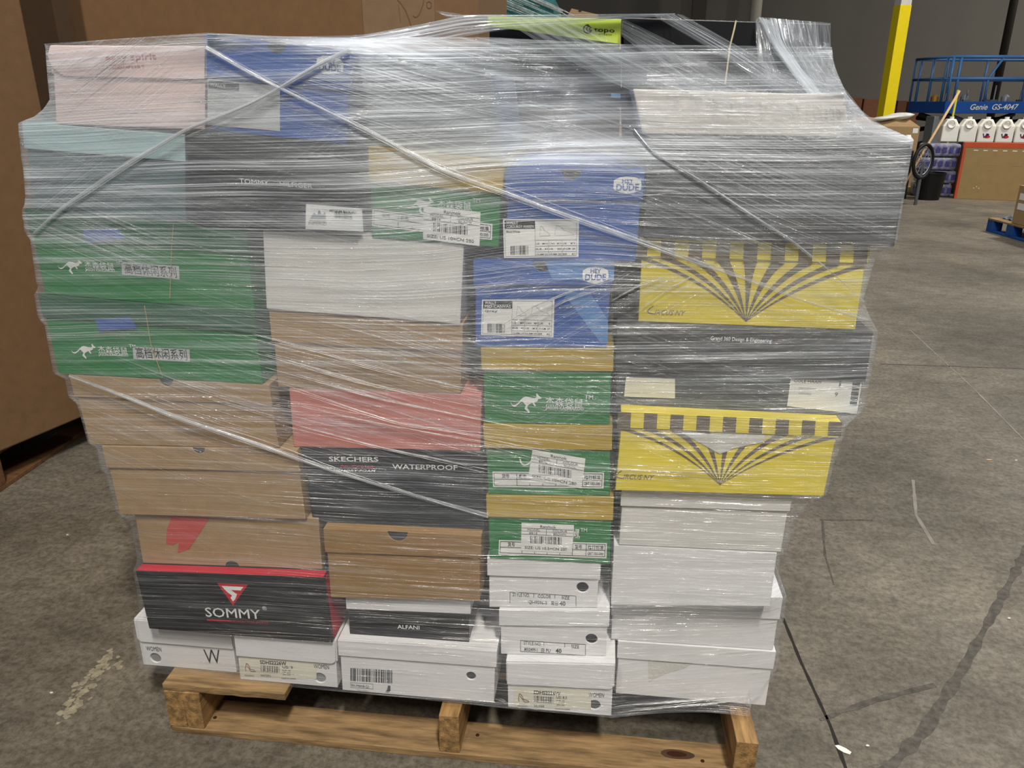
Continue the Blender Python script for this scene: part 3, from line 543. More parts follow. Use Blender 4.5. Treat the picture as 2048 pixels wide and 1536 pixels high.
tab('B5', [(1296, 1321), (1350, 1326), (1385, 1327), (1366, 1338), (1340, 1344), (1320, 1352), (1298, 1364)], CLEARTAPE, 'torn_tape')
letter('L4', [('Grand 360 Design & Engineering', (1421, 680), (1543, 685), 8, INKW, .008)], 'lid')
m = M(); Y = YB('L4'); quad(m, [(1252, 755), (1350, 758), (1350, 797), (1248, 793)], CREAM, Y, O1); put(m, 'blank_label', 'L4', 'blank cream label')
m = M(); quad(m, [(1583, 746), (1726, 754), (1714, 828), (1574, 812)], PAPER, Y, O1); text(m, 'COLE HAAN', (1588, 764), (1642, 767), 6, INK, Y, O2, .004); text(m, 'ZEROGRAND', (1597, 778), (1632, 780), 4, INKG, Y, O2); text(m, 'OXFORD', (1597, 788), (1622, 790), 4, INKG, Y, O2)
text(m, '9', (1669, 793), (1675, 793), 9, INK, Y, O2)
for i in range(16): pline(m, (1706-i*.45, 762+i*3.2), (1721-i*.5, 763+i*3.2), 1.0+.9*(i*7 % 3), INK, Y, O2)
pline(m, (1682, 757), (1679, 775), 4, INKG, Y, O2); put(m, 'size_label', 'L4', 'white size label with upright barcode')
letter('L2', [('COLE HAAN', (1510, 459), (1558, 461), 6, INKG, .01)])
m = M(); Y = YB('T'); quad(m, [(612, 408), (724, 417), (727, 463), (611, 458)], PAPER, Y, O1); barcode(m, (669, 436), (706, 439), 14, INK, Y, O2, 16, 8); text(m, 'MEDIUM BLUE 421', (659, 423), (712, 428), 4.5, INK, Y, O2, .01)
quad(m, [(620, 437), (628, 425), (634, 431), (638, 419), (644, 430), (650, 424), (652, 438)], INKG, Y, O2); text(m, 'MCKENZIE', (619, 443), (652, 445), 3.5, INK, Y, O2); text(m, 'INFERIZI', (617, 449), (653, 450), 6, INK, Y, O2, .01); put(m, 'price_label', 'T', 'white price label with mountain logo')
m = M(); Y = YL('Tp'); text(m, 'topo', (1188, 63), (1229, 65), 9, INK, Y, O1, .01); text(m, 'ATHLETIC', (1197, 70), (1224, 71), 3, INK, Y, O1)
for r0, cx in ((9, 1176), (6, 1179), (3.2, 1182)):
    pl = [(cx+r0*math.cos(t), 58+r0*.9*math.sin(t)) for t in np.linspace(.9, 4.9, 12)]
    for j, (a, b) in enumerate(zip(pl, pl[1:])): pline(m, a, b, 2.4, INK, Y, O1)
put(m, 'printed_lettering', 'Tp')
m = M(); quad(m, [(1222, 186), (1241, 188), (1241, 197), (1222, 195)], BLUE_L, .40, O1); put(m, 'blue_sticker', 'N')
m = M(); P = [onY(x, y, .3975) for x, y in ((1472, 41), (1468, 60), (1460, 92), (1455, 130), (1450, 168))]; m.tube(P, .0016, mat('cream_elastic', 'CFC5A0', .6), 6); put(m, 'elastic_band', 'L0', 'cream elastic band')

# rear row cartons that carry the second row (deep inside the pallet)
RT_ = 'plain kraft carton, darkened for shade, buried behind the front stacks, glimpsed through the gaps'
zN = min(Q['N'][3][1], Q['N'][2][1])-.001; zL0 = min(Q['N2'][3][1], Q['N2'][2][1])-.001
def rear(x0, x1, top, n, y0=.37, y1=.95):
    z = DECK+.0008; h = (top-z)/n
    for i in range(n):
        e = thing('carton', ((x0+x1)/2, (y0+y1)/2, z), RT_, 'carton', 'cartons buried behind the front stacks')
        m = M(); m.box((x0, y0, z), (x1, y1, z+h-.001), mat('shade_dimmed_kraft', '4E4133', .8)); m.build('body', e, .003, solid=True); z += h  # kraft darkened to stand for shade deep in the load
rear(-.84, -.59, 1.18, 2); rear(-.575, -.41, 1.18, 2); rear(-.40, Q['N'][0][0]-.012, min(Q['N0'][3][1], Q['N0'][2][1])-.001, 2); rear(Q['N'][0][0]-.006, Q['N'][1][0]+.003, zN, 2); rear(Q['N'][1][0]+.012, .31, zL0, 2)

# ---------------------------------------------------------------- the pallet
pe = thing('wooden_pallet', (-.27, .5, 0), 'worn wooden pallet carrying the wrapped shoe boxes', 'pallet')
def board(x0, x1, y0, y1, z0, z1, mt, name, seed, lab=None):
    r = random.Random(seed); m = M(); n = 14; along = 0 if (x1-x0) > (y1-y0) else 1
    sec = []
    for i in range(n+1):
        t = i/n; j = lambda: r.uniform(-.0012, .0012)
        if along == 0: x = x0+(x1-x0)*t; sec.append([(x, y0+j(), z1+j()*.3), (x, y1+j(), z1+j()*.3), (x, y1+j(), z0), (x, y0+j(), z0)])
        else: y = y0+(y1-y0)*t; sec.append([(x0+j(), y, z1+j()*.3), (x1+j(), y, z1+j()*.3), (x1+j(), y, z0), (x0+j(), y, z0)])
    vs = [p for s_ in sec for p in s_]; fs = [(4*i+k, 4*i+(k+1) % 4, 4*i+4+(k+1) % 4, 4*i+4+k) for i in range(n) for k in range(4)]+[(0, 1, 2, 3), (4*n+3, 4*n+2, 4*n+1, 4*n)]
    m.raw(vs, fs, mt); o = m.build(name, pe, .0015, solid=True)
    if lab: o['label'] = lab
    return o
for i, (y0, y1) in enumerate(((0, .088), (.32, .41), (.6, .69), (.93, 1.016))): board(-.858, .335, y0, y1, .0, .0155, WOOD, 'bottom_board', 10+i)
for i, (x0, x1) in enumerate(((-.862, -.822), (-.8215, -.785), (-.285, -.243), (.290, .331))): board(x0, x1, .002, 1.014, .0158, .108, WOODY, 'stringer', 20+i)
board(-.862, -.60, .004, .09, .1082, .1252, WOOD, 'deck_board', 31, 'broken short deck board at the front left')
for i, y0 in enumerate((.115, .235, .36, .48, .60, .72, .84, .93)): board(-.862, .331, y0, y0+.085, .1082, .1252, WOOD, 'deck_board', 40+i)
NAIL = mat('rusty_nail', '4A2E1C', .6, .5); KNOT = mat('wood_knot', '4E3A28', .8, var=.2)
for (px, py) in ((1405, 1522), (955, 1470), (430, 1435)):
    m = M(); c = onZ(px, py, .0157); m.cyl(c-np.array([0, 0, .001]), .004, .0016, NAIL, 10); m.build('nail_head', pe)
m = M(); vs = []; c = onZ(1350, 1508, .0163)
for r_ in (1, .6): m.face([c+np.array([r_*.028*math.cos(t)*(1.4 if math.cos(t) > 0 else 1), r_*.012*math.sin(t), .0002*(2-r_)]) for t in np.linspace(0, 6.28, 22)[:-1]], KNOT if r_ == 1 else NAIL)
m.build('knot', pe)

# ---------------------------------------------------------------- stretch film round the load
def film_mat(name, haze=1.0, gl=1.0, streak_v=150.0):
    m = bpy.data.materials.new(name); m.use_nodes = True; nt = m.node_tree; nt.nodes.clear(); N = nt.nodes.new; L = nt.links.new
    out = N('ShaderNodeOutputMaterial')
    def attr(n): a = N('ShaderNodeAttribute'); a.attribute_name = n; return a
    def math_(op, a, b=None, c=None, clamp=False):
        x = N('ShaderNodeMath'); x.operation = op; x.use_clamp = clamp
        for i, v in enumerate((a, b, c)):
            if v is None: continue
            if isinstance(v, (int, float)): x.inputs[i].default_value = v
            else: L(v, x.inputs[i])
        return x.outputs[0]
    def noise(vec, sx, sy, det=3, rough=0.55, off=0.0):
        mp = N('ShaderNodeMapping'); mp.inputs['Scale'].default_value = (sx, sy, 1); mp.inputs['Location'].default_value = (off, off*1.7, off); L(vec, mp.inputs[0])
        n = N('ShaderNodeTexNoise'); n.inputs['Scale'].default_value = 1; n.inputs['Detail'].default_value = det; n.inputs['Roughness'].default_value = rough; L(mp.outputs[0], n.inputs['Vector']); return n.outputs['Fac']
    def rng_(v, a, b, c=0.0, d=1.0):
        x = N('ShaderNodeMapRange'); x.clamp = True; L(v, x.inputs[0]); x.inputs[1].default_value = a; x.inputs[2].default_value = b; x.inputs[3].default_value = c; x.inputs[4].default_value = d; return x.outputs[0]
    dens = attr('dens').outputs['Fac']
    tot = None; hgt = None; spark = None
    for i, nm in enumerate(('sA', 'sB', 'sC')):
        v = attr(nm).outputs['Vector']; sep = N('ShaderNodeSeparateXYZ'); L(v, sep.inputs[0]); mk = sep.outputs['Z']
        flat = N('ShaderNodeCombineXYZ'); L(sep.outputs['X'], flat.inputs[0]); L(sep.outputs['Y'], flat.inputs[1]); fv = flat.outputs[0]
        fine = noise(fv, 2.4, streak_v*2.1, 3, .7, 3.1+i); mid = noise(fv, 1.5, streak_v*.42, 3, .6, 9.7+i); wide = noise(fv, .9, streak_v*.10, 2, .5, 21.3+i); patch = noise(fv, 5, 16, 3, .6, 33.0+i)
        f1 = math_('POWER', rng_(fine, .50, .70), 1.3); f2 = math_('POWER', rng_(mid, .47, .70), 1.3); f3 = rng_(wide, .38, .66)
        s_ = math_('ADD', math_('MULTIPLY', f1, 1.15), math_('MULTIPLY', f2, .52))
        s_ = math_('MULTIPLY', s_, math_('ADD', math_('MULTIPLY', f3, .9), .35))
        s_ = math_('MULTIPLY', s_, rng_(patch, .32, .62, .45, 1.25))
        s_ = math_('MULTIPLY', s_, mk); tot = s_ if tot is None else math_('ADD', tot, s_)
        h_ = math_('MULTIPLY', math_('ADD', math_('MULTIPLY', fine, .5), mid), mk); hgt = h_ if hgt is None else math_('ADD', hgt, h_)
        sp = math_('MULTIPLY', math_('POWER', rng_(fine, .53, .70), 1.4), math_('MULTIPLY', rng_(patch, .44, .62), mk)); spark = sp if spark is None else math_('ADD', spark, sp)
    blot = noise(attr('sA').outputs['Vector'], 3.0, 9.0, 4, .6, 50.0)
    base = math_('MULTIPLY', dens, rng_(blot, .3, .7, .35, .75))
    op = math_('ADD', math_('MULTIPLY', base, .55*haze), math_('MULTIPLY', math_('MULTIPLY', tot, math_('ADD', math_('MULTIPLY', dens, 1.35), .12)), haze), None, True)
    op = math_('MINIMUM', op, .93)
    bump = N('ShaderNodeBump'); bump.inputs['Strength'].default_value = 1.0; bump.inputs['Distance'].default_value = 0.0045; L(hgt, bump.inputs['Height'])
    tr = N('ShaderNodeBsdfTransparent'); tr.inputs[0].default_value = (.985, .985, .985, 1)
    di = N('ShaderNodeBsdfDiffuse'); di.inputs[0].default_value = (.86, .92, 1.0, 1); L(bump.outputs[0], di.inputs['Normal'])
    tl = N('ShaderNodeBsdfTranslucent'); tl.inputs[0].default_value = (.86, .92, 1.0, 1)
    mx = N('ShaderNodeMixShader'); mx.inputs[0].default_value = .25; L(di.outputs[0], mx.inputs[1]); L(tl.outputs[0], mx.inputs[2])
    m1 = N('ShaderNodeMixShader'); L(op, m1.inputs[0]); L(tr.outputs[0], m1.inputs[1]); L(mx.outputs[0], m1.inputs[2])
    g = N('ShaderNodeBsdfGlossy'); b2 = N('ShaderNodeBump'); b2.inputs['Strength'].default_value = 1.0; b2.inputs['Distance'].default_value = 0.010; L(hgt, b2.inputs['Height'])
    g.inputs['Roughness'].default_value = .16; g.inputs[0].default_value = (.95, .95, .95, 1); L(b2.outputs[0], g.inputs['Normal'])
    gf = math_('MULTIPLY', math_('ADD', math_('ADD', .025, math_('MULTIPLY', spark, .95)), math_('MULTIPLY', dens, .05)), gl, None, True)
    m2 = N('ShaderNodeMixShader'); L(gf, m2.inputs[0]); L(m1.outputs[0], m2.inputs[1]); L(g.outputs[0], m2.inputs[2])
    L(m2.outputs[0], out.inputs[0]); return m
FILM = film_mat('stretch_film', 1.10); FILM_V = film_mat('stretch_film_gathered', 1.0, 1.1, 190.0)
def rope_mat():
    m = bpy.data.materials.new('twisted_film'); m.use_nodes = True; nt = m.node_tree; nt.nodes.clear(); N = nt.nodes.new; L = nt.links.new
    out = N('ShaderNodeOutputMaterial'); tr = N('ShaderNodeBsdfTransparent'); d = N('ShaderNodeBsdfDiffuse'); d.inputs[0].default_value = (.9, .91, .92, 1)
    g = N('ShaderNodeBsdfGlossy'); g.inputs['Roughness'].default_value = .25
    tc = N('ShaderNodeTexCoord'); n = N('ShaderNodeTexNoise'); n.inputs['Scale'].default_value = 35; n.inputs['Detail'].default_value = 3; L(tc.outputs['Object'], n.inputs['Vector'])
    r = N('ShaderNodeMapRange'); L(n.outputs['Fac'], r.inputs[0]); r.inputs[1].default_value = .35; r.inputs[2].default_value = .65; r.inputs[3].default_value = .2; r.inputs[4].default_value = .8
    tl = N('ShaderNodeBsdfTranslucent'); tl.inputs[0].default_value = (.95, .95, .95, 1); md = N('ShaderNodeMixShader'); md.inputs[0].default_value = .4; L(d.outputs[0], md.inputs[1]); L(tl.outputs[0], md.inputs[2])
    m1 = N('ShaderNodeMixShader'); L(r.outputs[0], m1.inputs[0]); L(tr.outputs[0], m1.inputs[1]); L(md.outputs[0], m1.inputs[2])
    m2 = N('ShaderNodeMixShader'); m2.inputs[0].default_value = .22; L(m1.outputs[0], m2.inputs[1]); L(g.outputs[0], m2.inputs[2]); L(m2.outputs[0], out.inputs[0]); return m
ROPE = rope_mat()
wrap = thing('stretch_film', (-.25, .5, DECK), 'clear stretch film wound in streaky layers round the stacked shoe boxes', 'plastic wrap')

def smooth_noise(x, seed, f):
    r = np.random.default_rng(seed); t = r.uniform(-1, 1, 400); x = (np.asarray(x)*f+50) % 390; i = x.astype(int); a = x-i; a = a*a*(3-2*a); return t[i]*(1-a)+t[i+1]*a
# the load's outline, left and right edges of the film (photograph pixels, depth)
LEFT = [(95, 88, .03), (99, 150, .03), (104, 200, .03), (92, 218, .03), (74, 233, .03), (43, 245, .03), (45, 297, .03), (53, 340, .03), (57, 395, .03), (50, 420, .03), (53, 464, .03), (66, 478, .03), (80, 575, .03), (73, 591, .03),
        (80, 636, .03), (95, 650, .03), (112, 746, .03), (133, 756, .03), (141, 794, .03), (158, 808, .03), (180, 886, .03), (198, 898, .03), (203, 936, .03), (216, 950, .03), (235, 1024, .03), (262, 1040, .04), (278, 1118, .04), (270, 1142, .02), (284, 1225, .02), (266, 1243, .03), (276, 1300, .03), (283, 1338, .03)]
RIGHT = [(1660, 93, .385), (1664, 130, .36), (1690, 190, .25), (1735, 240, .12), (1823, 279, .042), (1788, 488, .042), (1748, 510, .05), (1738, 545, .05), (1722, 600, .05), (1734, 632, .05), (1752, 664, .05), (1738, 750, .05), (1722, 822, .05), (1690, 850, .03), (1683, 873, .03), (1662, 930, .03), (1650, 985, .03),
         (1612, 1008, .035), (1585, 1045, .04), (1570, 1100, .045), (1557, 1110, .05), (1553, 1150, .06), (1569, 1190, .08), (1566, 1230, .08), (1553, 1284, .08), (1556, 1306, .08), (1551, 1336, .08), (1520, 1392, .07), (1500, 1402, .05)]
TOP = [(90, 88, .03), (250, 77, .03), (412, 66, .024), (560, 73, .03), (700, 76, .08), (760, 76, .16), (850, 74, .28), (985, 75, .385), (1240, 89, .385), (1655, 94, .385), (1700, 96, .385)]
def P3(l): return np.array([onY(*p) for p in l])
lp, rp, tp = P3(LEFT)[::-1], P3(RIGHT)[::-1], P3(TOP)
for a in (lp, rp): a[:, 2] = np.maximum.accumulate(a[:, 2]+np.arange(len(a))*1e-5)
uL = lambda z: np.interp(z, lp[:, 2], lp[:, 0])-.0025
uR = lambda z: np.interp(z, rp[:, 2], rp[:, 0])+.0025
NU, NZ = 230, 240
S, T = np.meshgrid(np.linspace(0, 1, NU), np.linspace(0, 1, NZ))
u0 = uL(1.31)+(uR(1.31)-uL(1.31))*S[0]; ztop = np.interp(u0, tp[:, 0], tp[:, 2]); zbot = np.full(NU, .128)
Zg = zbot+(ztop-zbot)*T; Ug = uL(Zg)+(uR(Zg)-uL(Zg))*S
OB = np.full(Ug.shape, .9)
for k, q in Q.items():
    Yk = BX[k][2]; ins = np.ones(Ug.shape, bool); pts = [q[0], q[1], q[2], q[3]]
    for a, b in zip(pts, pts[1:]+pts[:1]):
        dx, dz = b[0]-a[0], b[1]-a[1]; L_ = math.hypot(dx, dz); ins &= ((Ug-a[0])*dz-(Zg-a[1])*dx)/L_ >= -.004
    OB = np.where(ins, np.minimum(OB, Yk), OB)
ytop = np.interp(u0, tp[:, 0], tp[:, 1])
Yf = np.minimum(OB-.004, .05); Yf[-1] = np.minimum(ytop, OB[-1])-.004
Yf = np.where(Zg > 1.2, np.minimum(OB-.004, ytop), Yf)
redge = np.interp(Zg[:, -1], rp[:, 2], rp[:, 1]); ledge = np.interp(Zg[:, 0], lp[:, 2], lp[:, 1])
for it in range(900):
    n = Yf.copy()
    n[1:-1, 1:-1] = .32*(Yf[1:-1, :-2]+Yf[1:-1, 2:])+.18*(Yf[:-2, 1:-1]+Yf[2:, 1:-1])
    n[1:-1, 0] = ledge[1:-1]-.002; n[1:-1, -1] = redge[1:-1]-.002; n[0] = n[1]; n[0] = np.minimum(n[0], .05)
    n = np.minimum(n, OB-.004); n[-1] = np.minimum(ytop, OB[-1])-.004; Yf = n
# pixel position of every film point gives the amount of film there
def px_of(P):
    d = P-CAM; zc = d@FW; return 1024+F_PX*(d@RT)/zc, 768-F_PX*(d@UP)/zc
PX, PY = px_of(np.stack([Ug, Yf, Zg], -1))
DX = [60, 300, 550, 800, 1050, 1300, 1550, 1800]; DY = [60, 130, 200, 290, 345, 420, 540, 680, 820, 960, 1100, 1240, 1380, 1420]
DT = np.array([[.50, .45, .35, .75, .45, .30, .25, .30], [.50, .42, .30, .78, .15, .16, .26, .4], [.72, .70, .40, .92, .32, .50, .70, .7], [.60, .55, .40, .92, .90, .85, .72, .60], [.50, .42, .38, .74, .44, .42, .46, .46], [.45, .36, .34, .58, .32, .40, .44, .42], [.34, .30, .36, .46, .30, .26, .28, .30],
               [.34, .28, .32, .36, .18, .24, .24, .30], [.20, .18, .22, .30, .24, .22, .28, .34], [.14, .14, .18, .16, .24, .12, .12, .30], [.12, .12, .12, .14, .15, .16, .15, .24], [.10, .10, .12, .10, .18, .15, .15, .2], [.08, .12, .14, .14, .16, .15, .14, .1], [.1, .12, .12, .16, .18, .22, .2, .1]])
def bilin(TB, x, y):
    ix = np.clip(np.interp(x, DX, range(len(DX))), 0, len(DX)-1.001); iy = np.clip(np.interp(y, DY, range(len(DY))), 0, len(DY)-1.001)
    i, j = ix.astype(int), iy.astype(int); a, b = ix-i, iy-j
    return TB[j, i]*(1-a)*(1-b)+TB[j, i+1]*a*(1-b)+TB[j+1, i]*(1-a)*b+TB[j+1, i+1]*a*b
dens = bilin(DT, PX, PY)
# three families of stretch lines: level, falling to the right, rising to the right
wob = .004*smooth_noise(Ug, 3, 3)+.0012*smooth_noise(Ug+Zg*2, 4, 9)+.012*smooth_noise(Ug*.7+Zg*1.3, 14, 2.0)
fan = np.exp(-((PX-1000)/260)**2-((PY-470)/170)**2)          # level lines lift to the right over the middle
vA = Zg-wob-.10*(Ug+.3)*fan-.03*Ug
vB = Zg+.30*Ug+.02*smooth_noise(Ug, 6, 3); vC = Zg-.62*Ug+.03*smooth_noise(Ug, 8, 3)
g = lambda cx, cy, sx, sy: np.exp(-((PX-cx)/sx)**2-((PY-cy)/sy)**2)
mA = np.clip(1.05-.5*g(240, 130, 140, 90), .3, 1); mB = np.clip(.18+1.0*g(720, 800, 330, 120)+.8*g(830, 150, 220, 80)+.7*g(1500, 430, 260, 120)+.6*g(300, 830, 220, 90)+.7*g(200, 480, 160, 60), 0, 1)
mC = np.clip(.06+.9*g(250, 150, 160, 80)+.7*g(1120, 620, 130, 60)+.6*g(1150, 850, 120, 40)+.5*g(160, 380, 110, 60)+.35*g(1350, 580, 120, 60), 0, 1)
def sheet(name, P, attrs, mt, parent, cols_side=None):
    nz, nu = P.shape[:2]; me = bpy.data.meshes.new(name); off = ORIG[parent.name]
    v = (P-off).reshape(-1, 3); idx = np.arange(nz*nu).reshape(nz, nu)
    f = np.stack([idx[:-1, :-1], idx[:-1, 1:], idx[1:, 1:], idx[1:, :-1]], -1).reshape(-1, 4)
    me.from_pydata(v.tolist(), [], f.tolist()); me.materials.append(mt); me.polygons.foreach_set('use_smooth', [True]*len(f))
    for n, A in attrs.items():
        if A.ndim == 2: a = me.attributes.new(n, 'FLOAT', 'POINT'); a.data.foreach_set('value', A.reshape(-1).astype(np.float32))
        else: a = me.attributes.new(n, 'FLOAT_VECTOR', 'POINT'); a.data.foreach_set('vector', A.reshape(-1).astype(np.float32))
    o = bpy.data.objects.new(name, me); COL.objects.link(o); o.parent = parent; ORIG[o.name] = off; me.update(); return o
# wrap round the sides and the back as well
back = []
def ring(col, us, ys): return [np.stack([us(Zg[:, col]), np.full(NZ, y) if not callable(y) else y(Zg[:, col]), Zg[:, col]], -1) for y in ys]
front = np.stack([Ug, Yf, Zg], -1)
zc_ = lambda z, c: np.minimum(z, c)
def side(col, fn, ys):
    out = []
    for y in ys:
        z = front[:, col, 2].copy(); z = np.where(z > 1.30, 1.30+(z-1.30)*.3, z); out.append(np.stack([fn(z), np.full(NZ, y), z], -1))
    return out
Lc = side(0, lambda z: np.maximum(uL(z), -.99), (.97, .75, .5, .25, .08)); Lc.append(np.stack([front[:, 0, 0]-.0012, front[:, 0, 1]+.004, front[:, 0, 2]], -1))
Rc = [np.stack([front[:, -1, 0]+.0012, front[:, -1, 1]+.004, front[:, -1, 2]], -1)]+side(-1, lambda z: np.minimum(uR(z), .43+0*z), (.42, .6, .8, .97))
full = np.stack(Lc+[front[:, i] for i in range(NU)]+Rc+[Lc[0]], 1)
nl, nr = len(Lc), len(Rc)+1
def ext(A, sgn=1): return np.concatenate([np.repeat(A[:, :1], nl, 1), A, np.repeat(A[:, -1:], nr, 1)], 1)
arc = np.concatenate([np.zeros((NZ, 1)), np.cumsum(np.linalg.norm(np.diff(full[:, :, :2], axis=1), axis=2), 1)], 1)
arc += Ug[0, 0]-arc[:, nl:nl+1]
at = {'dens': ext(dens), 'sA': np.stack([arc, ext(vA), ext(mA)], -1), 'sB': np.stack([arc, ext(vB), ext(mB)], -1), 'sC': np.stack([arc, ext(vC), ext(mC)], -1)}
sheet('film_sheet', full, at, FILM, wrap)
def film_y(u, z):
    j = int(np.clip((z-.128)/(1.34-.128)*(NZ-1), 0, NZ-1)); 
    for _ in range(3):
        s = (u-uL(z))/(uR(z)-uL(z)); i = int(np.clip(s*(NU-1), 0, NU-1)); col = Zg[:, i]; j = int(np.clip(np.searchsorted(col, z), 0, NZ-1))
    return float(Yf[j, i])
def on_film(x, y, lift=.003):
    Y = .03
    for _ in range(6):
        p = onY(x, y, Y); Y = film_y(p[0], p[2])-lift
    return onY(x, y, Y)
def resample(P, n):
    P = np.array(P, float); d = np.r_[0, np.cumsum(np.linalg.norm(np.diff(P, axis=0), axis=1))]; t = np.linspace(0, d[-1], n)
    Q_ = np.stack([np.interp(t, d, P[:, i]) for i in range(3)], 1)
    for _ in range(max(1, n//12)): Q_[1:-1] = (Q_[:-2]+2*Q_[1:-1]+Q_[2:])/4
    return Q_
# gathered veils and fans pulled up to the rear boxes
def veil(name, ea, eb, dn, nt=40, ns=26, sag=0.0, mt=None, wr=.003, cross=False, seed=1):
    A = resample([onY(*p) for p in ea], nt); B = resample([onY(*p) for p in eb], nt); s = np.linspace(0, 1, ns)[:, None, None]; P = A[None]*(1-s)+B[None]*s
    wd = np.linalg.norm(A-B, axis=1).mean(); ln = np.linalg.norm(np.diff(A, axis=0), axis=1).sum(); t = np.linspace(0, 1, nt)[None].repeat(ns, 0); ss = s[:, :, 0].repeat(nt, 1)
    P[:, :, 1] += wr*np.sin(ss*37+seed+2*np.sin(t*5))+wr*.6*np.sin(ss*83+t*4); P[:, :, 2] += -sag*np.sin(np.pi*t)*1.0
    d_ = dn*(.55+.45*np.sin(np.pi*ss))*np.ones_like(t); z0 = np.zeros_like(t)
    return sheet(name, P, {'dens': d_, 'sA': np.stack([t*ln+seed, ss*wd+.013*seed, np.ones_like(t)], -1), 'sB': np.stack([t*ln, ss*wd*1.0+.4*t*wd+.3, z0+.35], -1), 'sC': np.stack([t*ln, ss*wd-.5*t*wd, z0+.1], -1)}, mt or FILM_V, wrap)
veil('film_veil', [(415, 67, .020), (560, 73, .04), (720, 71, .14), (850, 47, .33), (930, 29, .385), (1085, 29, .388), (1243, 28, .388), (1350, 27, .39)],
     [(415, 92, .018), (600, 92, .03), (720, 106, .10), (850, 88, .30), (985, 62, .38), (1100, 52, .385), (1243, 39, .385), (1350, 31, .388)], .95, 70, 30, seed=2)
veil('film_veil', [(1130, 29, .388), (1250, 92, .30), (1380, 150, .16), (1500, 205, .05)], [(1000, 36, .385), (1110, 105, .26), (1190, 150, .14), (1262, 182, .05)], .20, seed=3)
veil('film_veil', [(1243, 36, .388), (1360, 92, .28), (1480, 160, .13), (1610, 215, .05)], [(1241, 70, .38), (1300, 115, .24), (1350, 155, .15), (1420, 205, .05)], .24, seed=4)
veil('film_veil', [(1365, 29, .388), (1500, 105, .28), (1620, 178, .12), (1700, 225, .048)], [(1300, 28, .388), (1420, 98, .27), (1530, 170, .13), (1620, 215, .05)], .26, seed=5)
veil('film_veil', [(1661, 46, .39), (1662, 100, .36), (1682, 165, .24), (1725, 225, .12), (1790, 268, .045)], [(1517, 34, .385), (1530, 80, .34), (1590, 155, .20), (1660, 225, .08), (1700, 262, .045)], .45, seed=6)
veil('film_veil', [(1545, 42, .38), (1575, 100, .30), (1640, 180, .16), (1690, 240, .06)], [(1517, 34, .38), (1545, 90, .30), (1600, 170, .16), (1650, 235, .06)], .9, 40, 10, seed=7)
veil('film_veil', [(1516, 36, .384), (1540, 70, .36), (1545, 110, .34), (1560, 150, .30)], [(1513, 40, .384), (1512, 80, .37), (1516, 120, .35), (1535, 160, .30)], .6, 24, 12, seed=8, wr=.008)
veil('film_veil', [(870, 21, .384), (905, 26, .384), (945, 30, .384)], [(900, 38, .384), (925, 36, .384), (950, 34, .384)], .8, 12, 8, seed=9, wr=.008)

def ribbon(name, pts, wd, dn=.62):
    P = resample([on_film(x, y, .0045) for x, y in pts], 60); T_ = np.gradient(P, axis=0); T_ /= np.linalg.norm(T_, axis=1)[:, None]
    N_ = np.stack([-T_[:, 2], 0*T_[:, 1], T_[:, 0]], 1); ss = np.linspace(-1, 1, 9)[:, None, None]; tt = np.linspace(0, 1, 60)
    w2 = (wd/2*(.75+.25*np.sin(tt*9+wd*900)))[None, :, None]; G = P[None]+N_[None]*ss*w2; G[:, :, 1] -= .0012*np.cos(ss[:, :, 0]*1.5)+.0006*np.sin(ss[:, :, 0]*9+tt[None]*7)
    t2 = np.repeat(tt[None], 9, 0); s2 = np.repeat(ss[:, 0], 60, 1)[:, :60]; L_ = float(np.linalg.norm(np.diff(P, axis=0), axis=1).sum())
    return sheet(name, G, {'dens': dn*(1-.5*np.abs(s2)), 'sA': np.stack([t2*L_, s2*wd*.6, np.ones_like(t2)], -1), 'sB': np.stack([t2*L_, s2*wd+.2*t2*wd, 0*t2+.4], -1), 'sC': np.stack([t2*L_, s2, 0*t2], -1)}, FILM_V, wrap)
def strand_bundle(name, pts, n, spread, r, seed, fixed=None, taper=False):
    rd = random.Random(seed); P = [on_film(x, y) for x, y in pts] if fixed is None else [onY(*p) for p in fixed]; P = resample(P, 44); m = M()
    for i in range(n):
        ph = rd.uniform(0, 6.28); a = rd.gauss(0, spread); w_ = rd.uniform(1.5, 4); t0 = rd.uniform(0, .25) if i else 0; t1 = rd.uniform(.75, 1) if i else 1; Q_ = []
        for j in range(44):
            t = j/43
            if t < t0 or t > t1: continue
            o_ = a*(1+.5*math.sin(w_*t*3+ph)); Q_.append(P[j]+np.array([o_*.3, -abs(rd.gauss(0, .0004)), o_]))
        if len(Q_) > 3: m.tube(Q_, [r*rd.uniform(.5, 1.2)*(.6+.4*math.sin(math.pi*q_/(len(Q_)-1))) for q_ in range(len(Q_))], ROPE, 5)
    return m.build(name, wrap, smooth=True)
ribbon('twisted_ribbon', [(412, 95), (500, 146), (600, 196), (700, 245), (760, 275), (830, 314), (900, 350), (993, 378), (1086, 414), (1146, 436), (1283, 483), (1380, 520), (1501, 560), (1620, 606), (1735, 640)]  , 0.010)
strand_bundle('twisted_strand', [(412, 95), (500, 146), (600, 196), (700, 245), (760, 275), (830, 314), (900, 350), (993, 378), (1086, 414), (1146, 436), (1283, 483), (1380, 520), (1501, 560), (1620, 606), (1735, 640)], 8, .0030, .00045, 1)
ribbon('twisted_ribbon', [(1268, 258), (1300, 300), (1322, 316), (1376, 345), (1428, 379), (1495, 424), (1586, 482), (1657, 539), (1729, 604)]  , 0.0035)
strand_bundle('twisted_strand', [(1268, 258), (1300, 300), (1322, 316), (1376, 345), (1428, 379), (1495, 424), (1586, 482), (1657, 539), (1729, 604)], 3, .0012, .0004, 2)
ribbon('twisted_ribbon', [(700, 100), (640, 128), (560, 176), (500, 208), (420, 240), (377, 256), (260, 326), (180, 380), (118, 420), (68, 466)]    , 0.009)
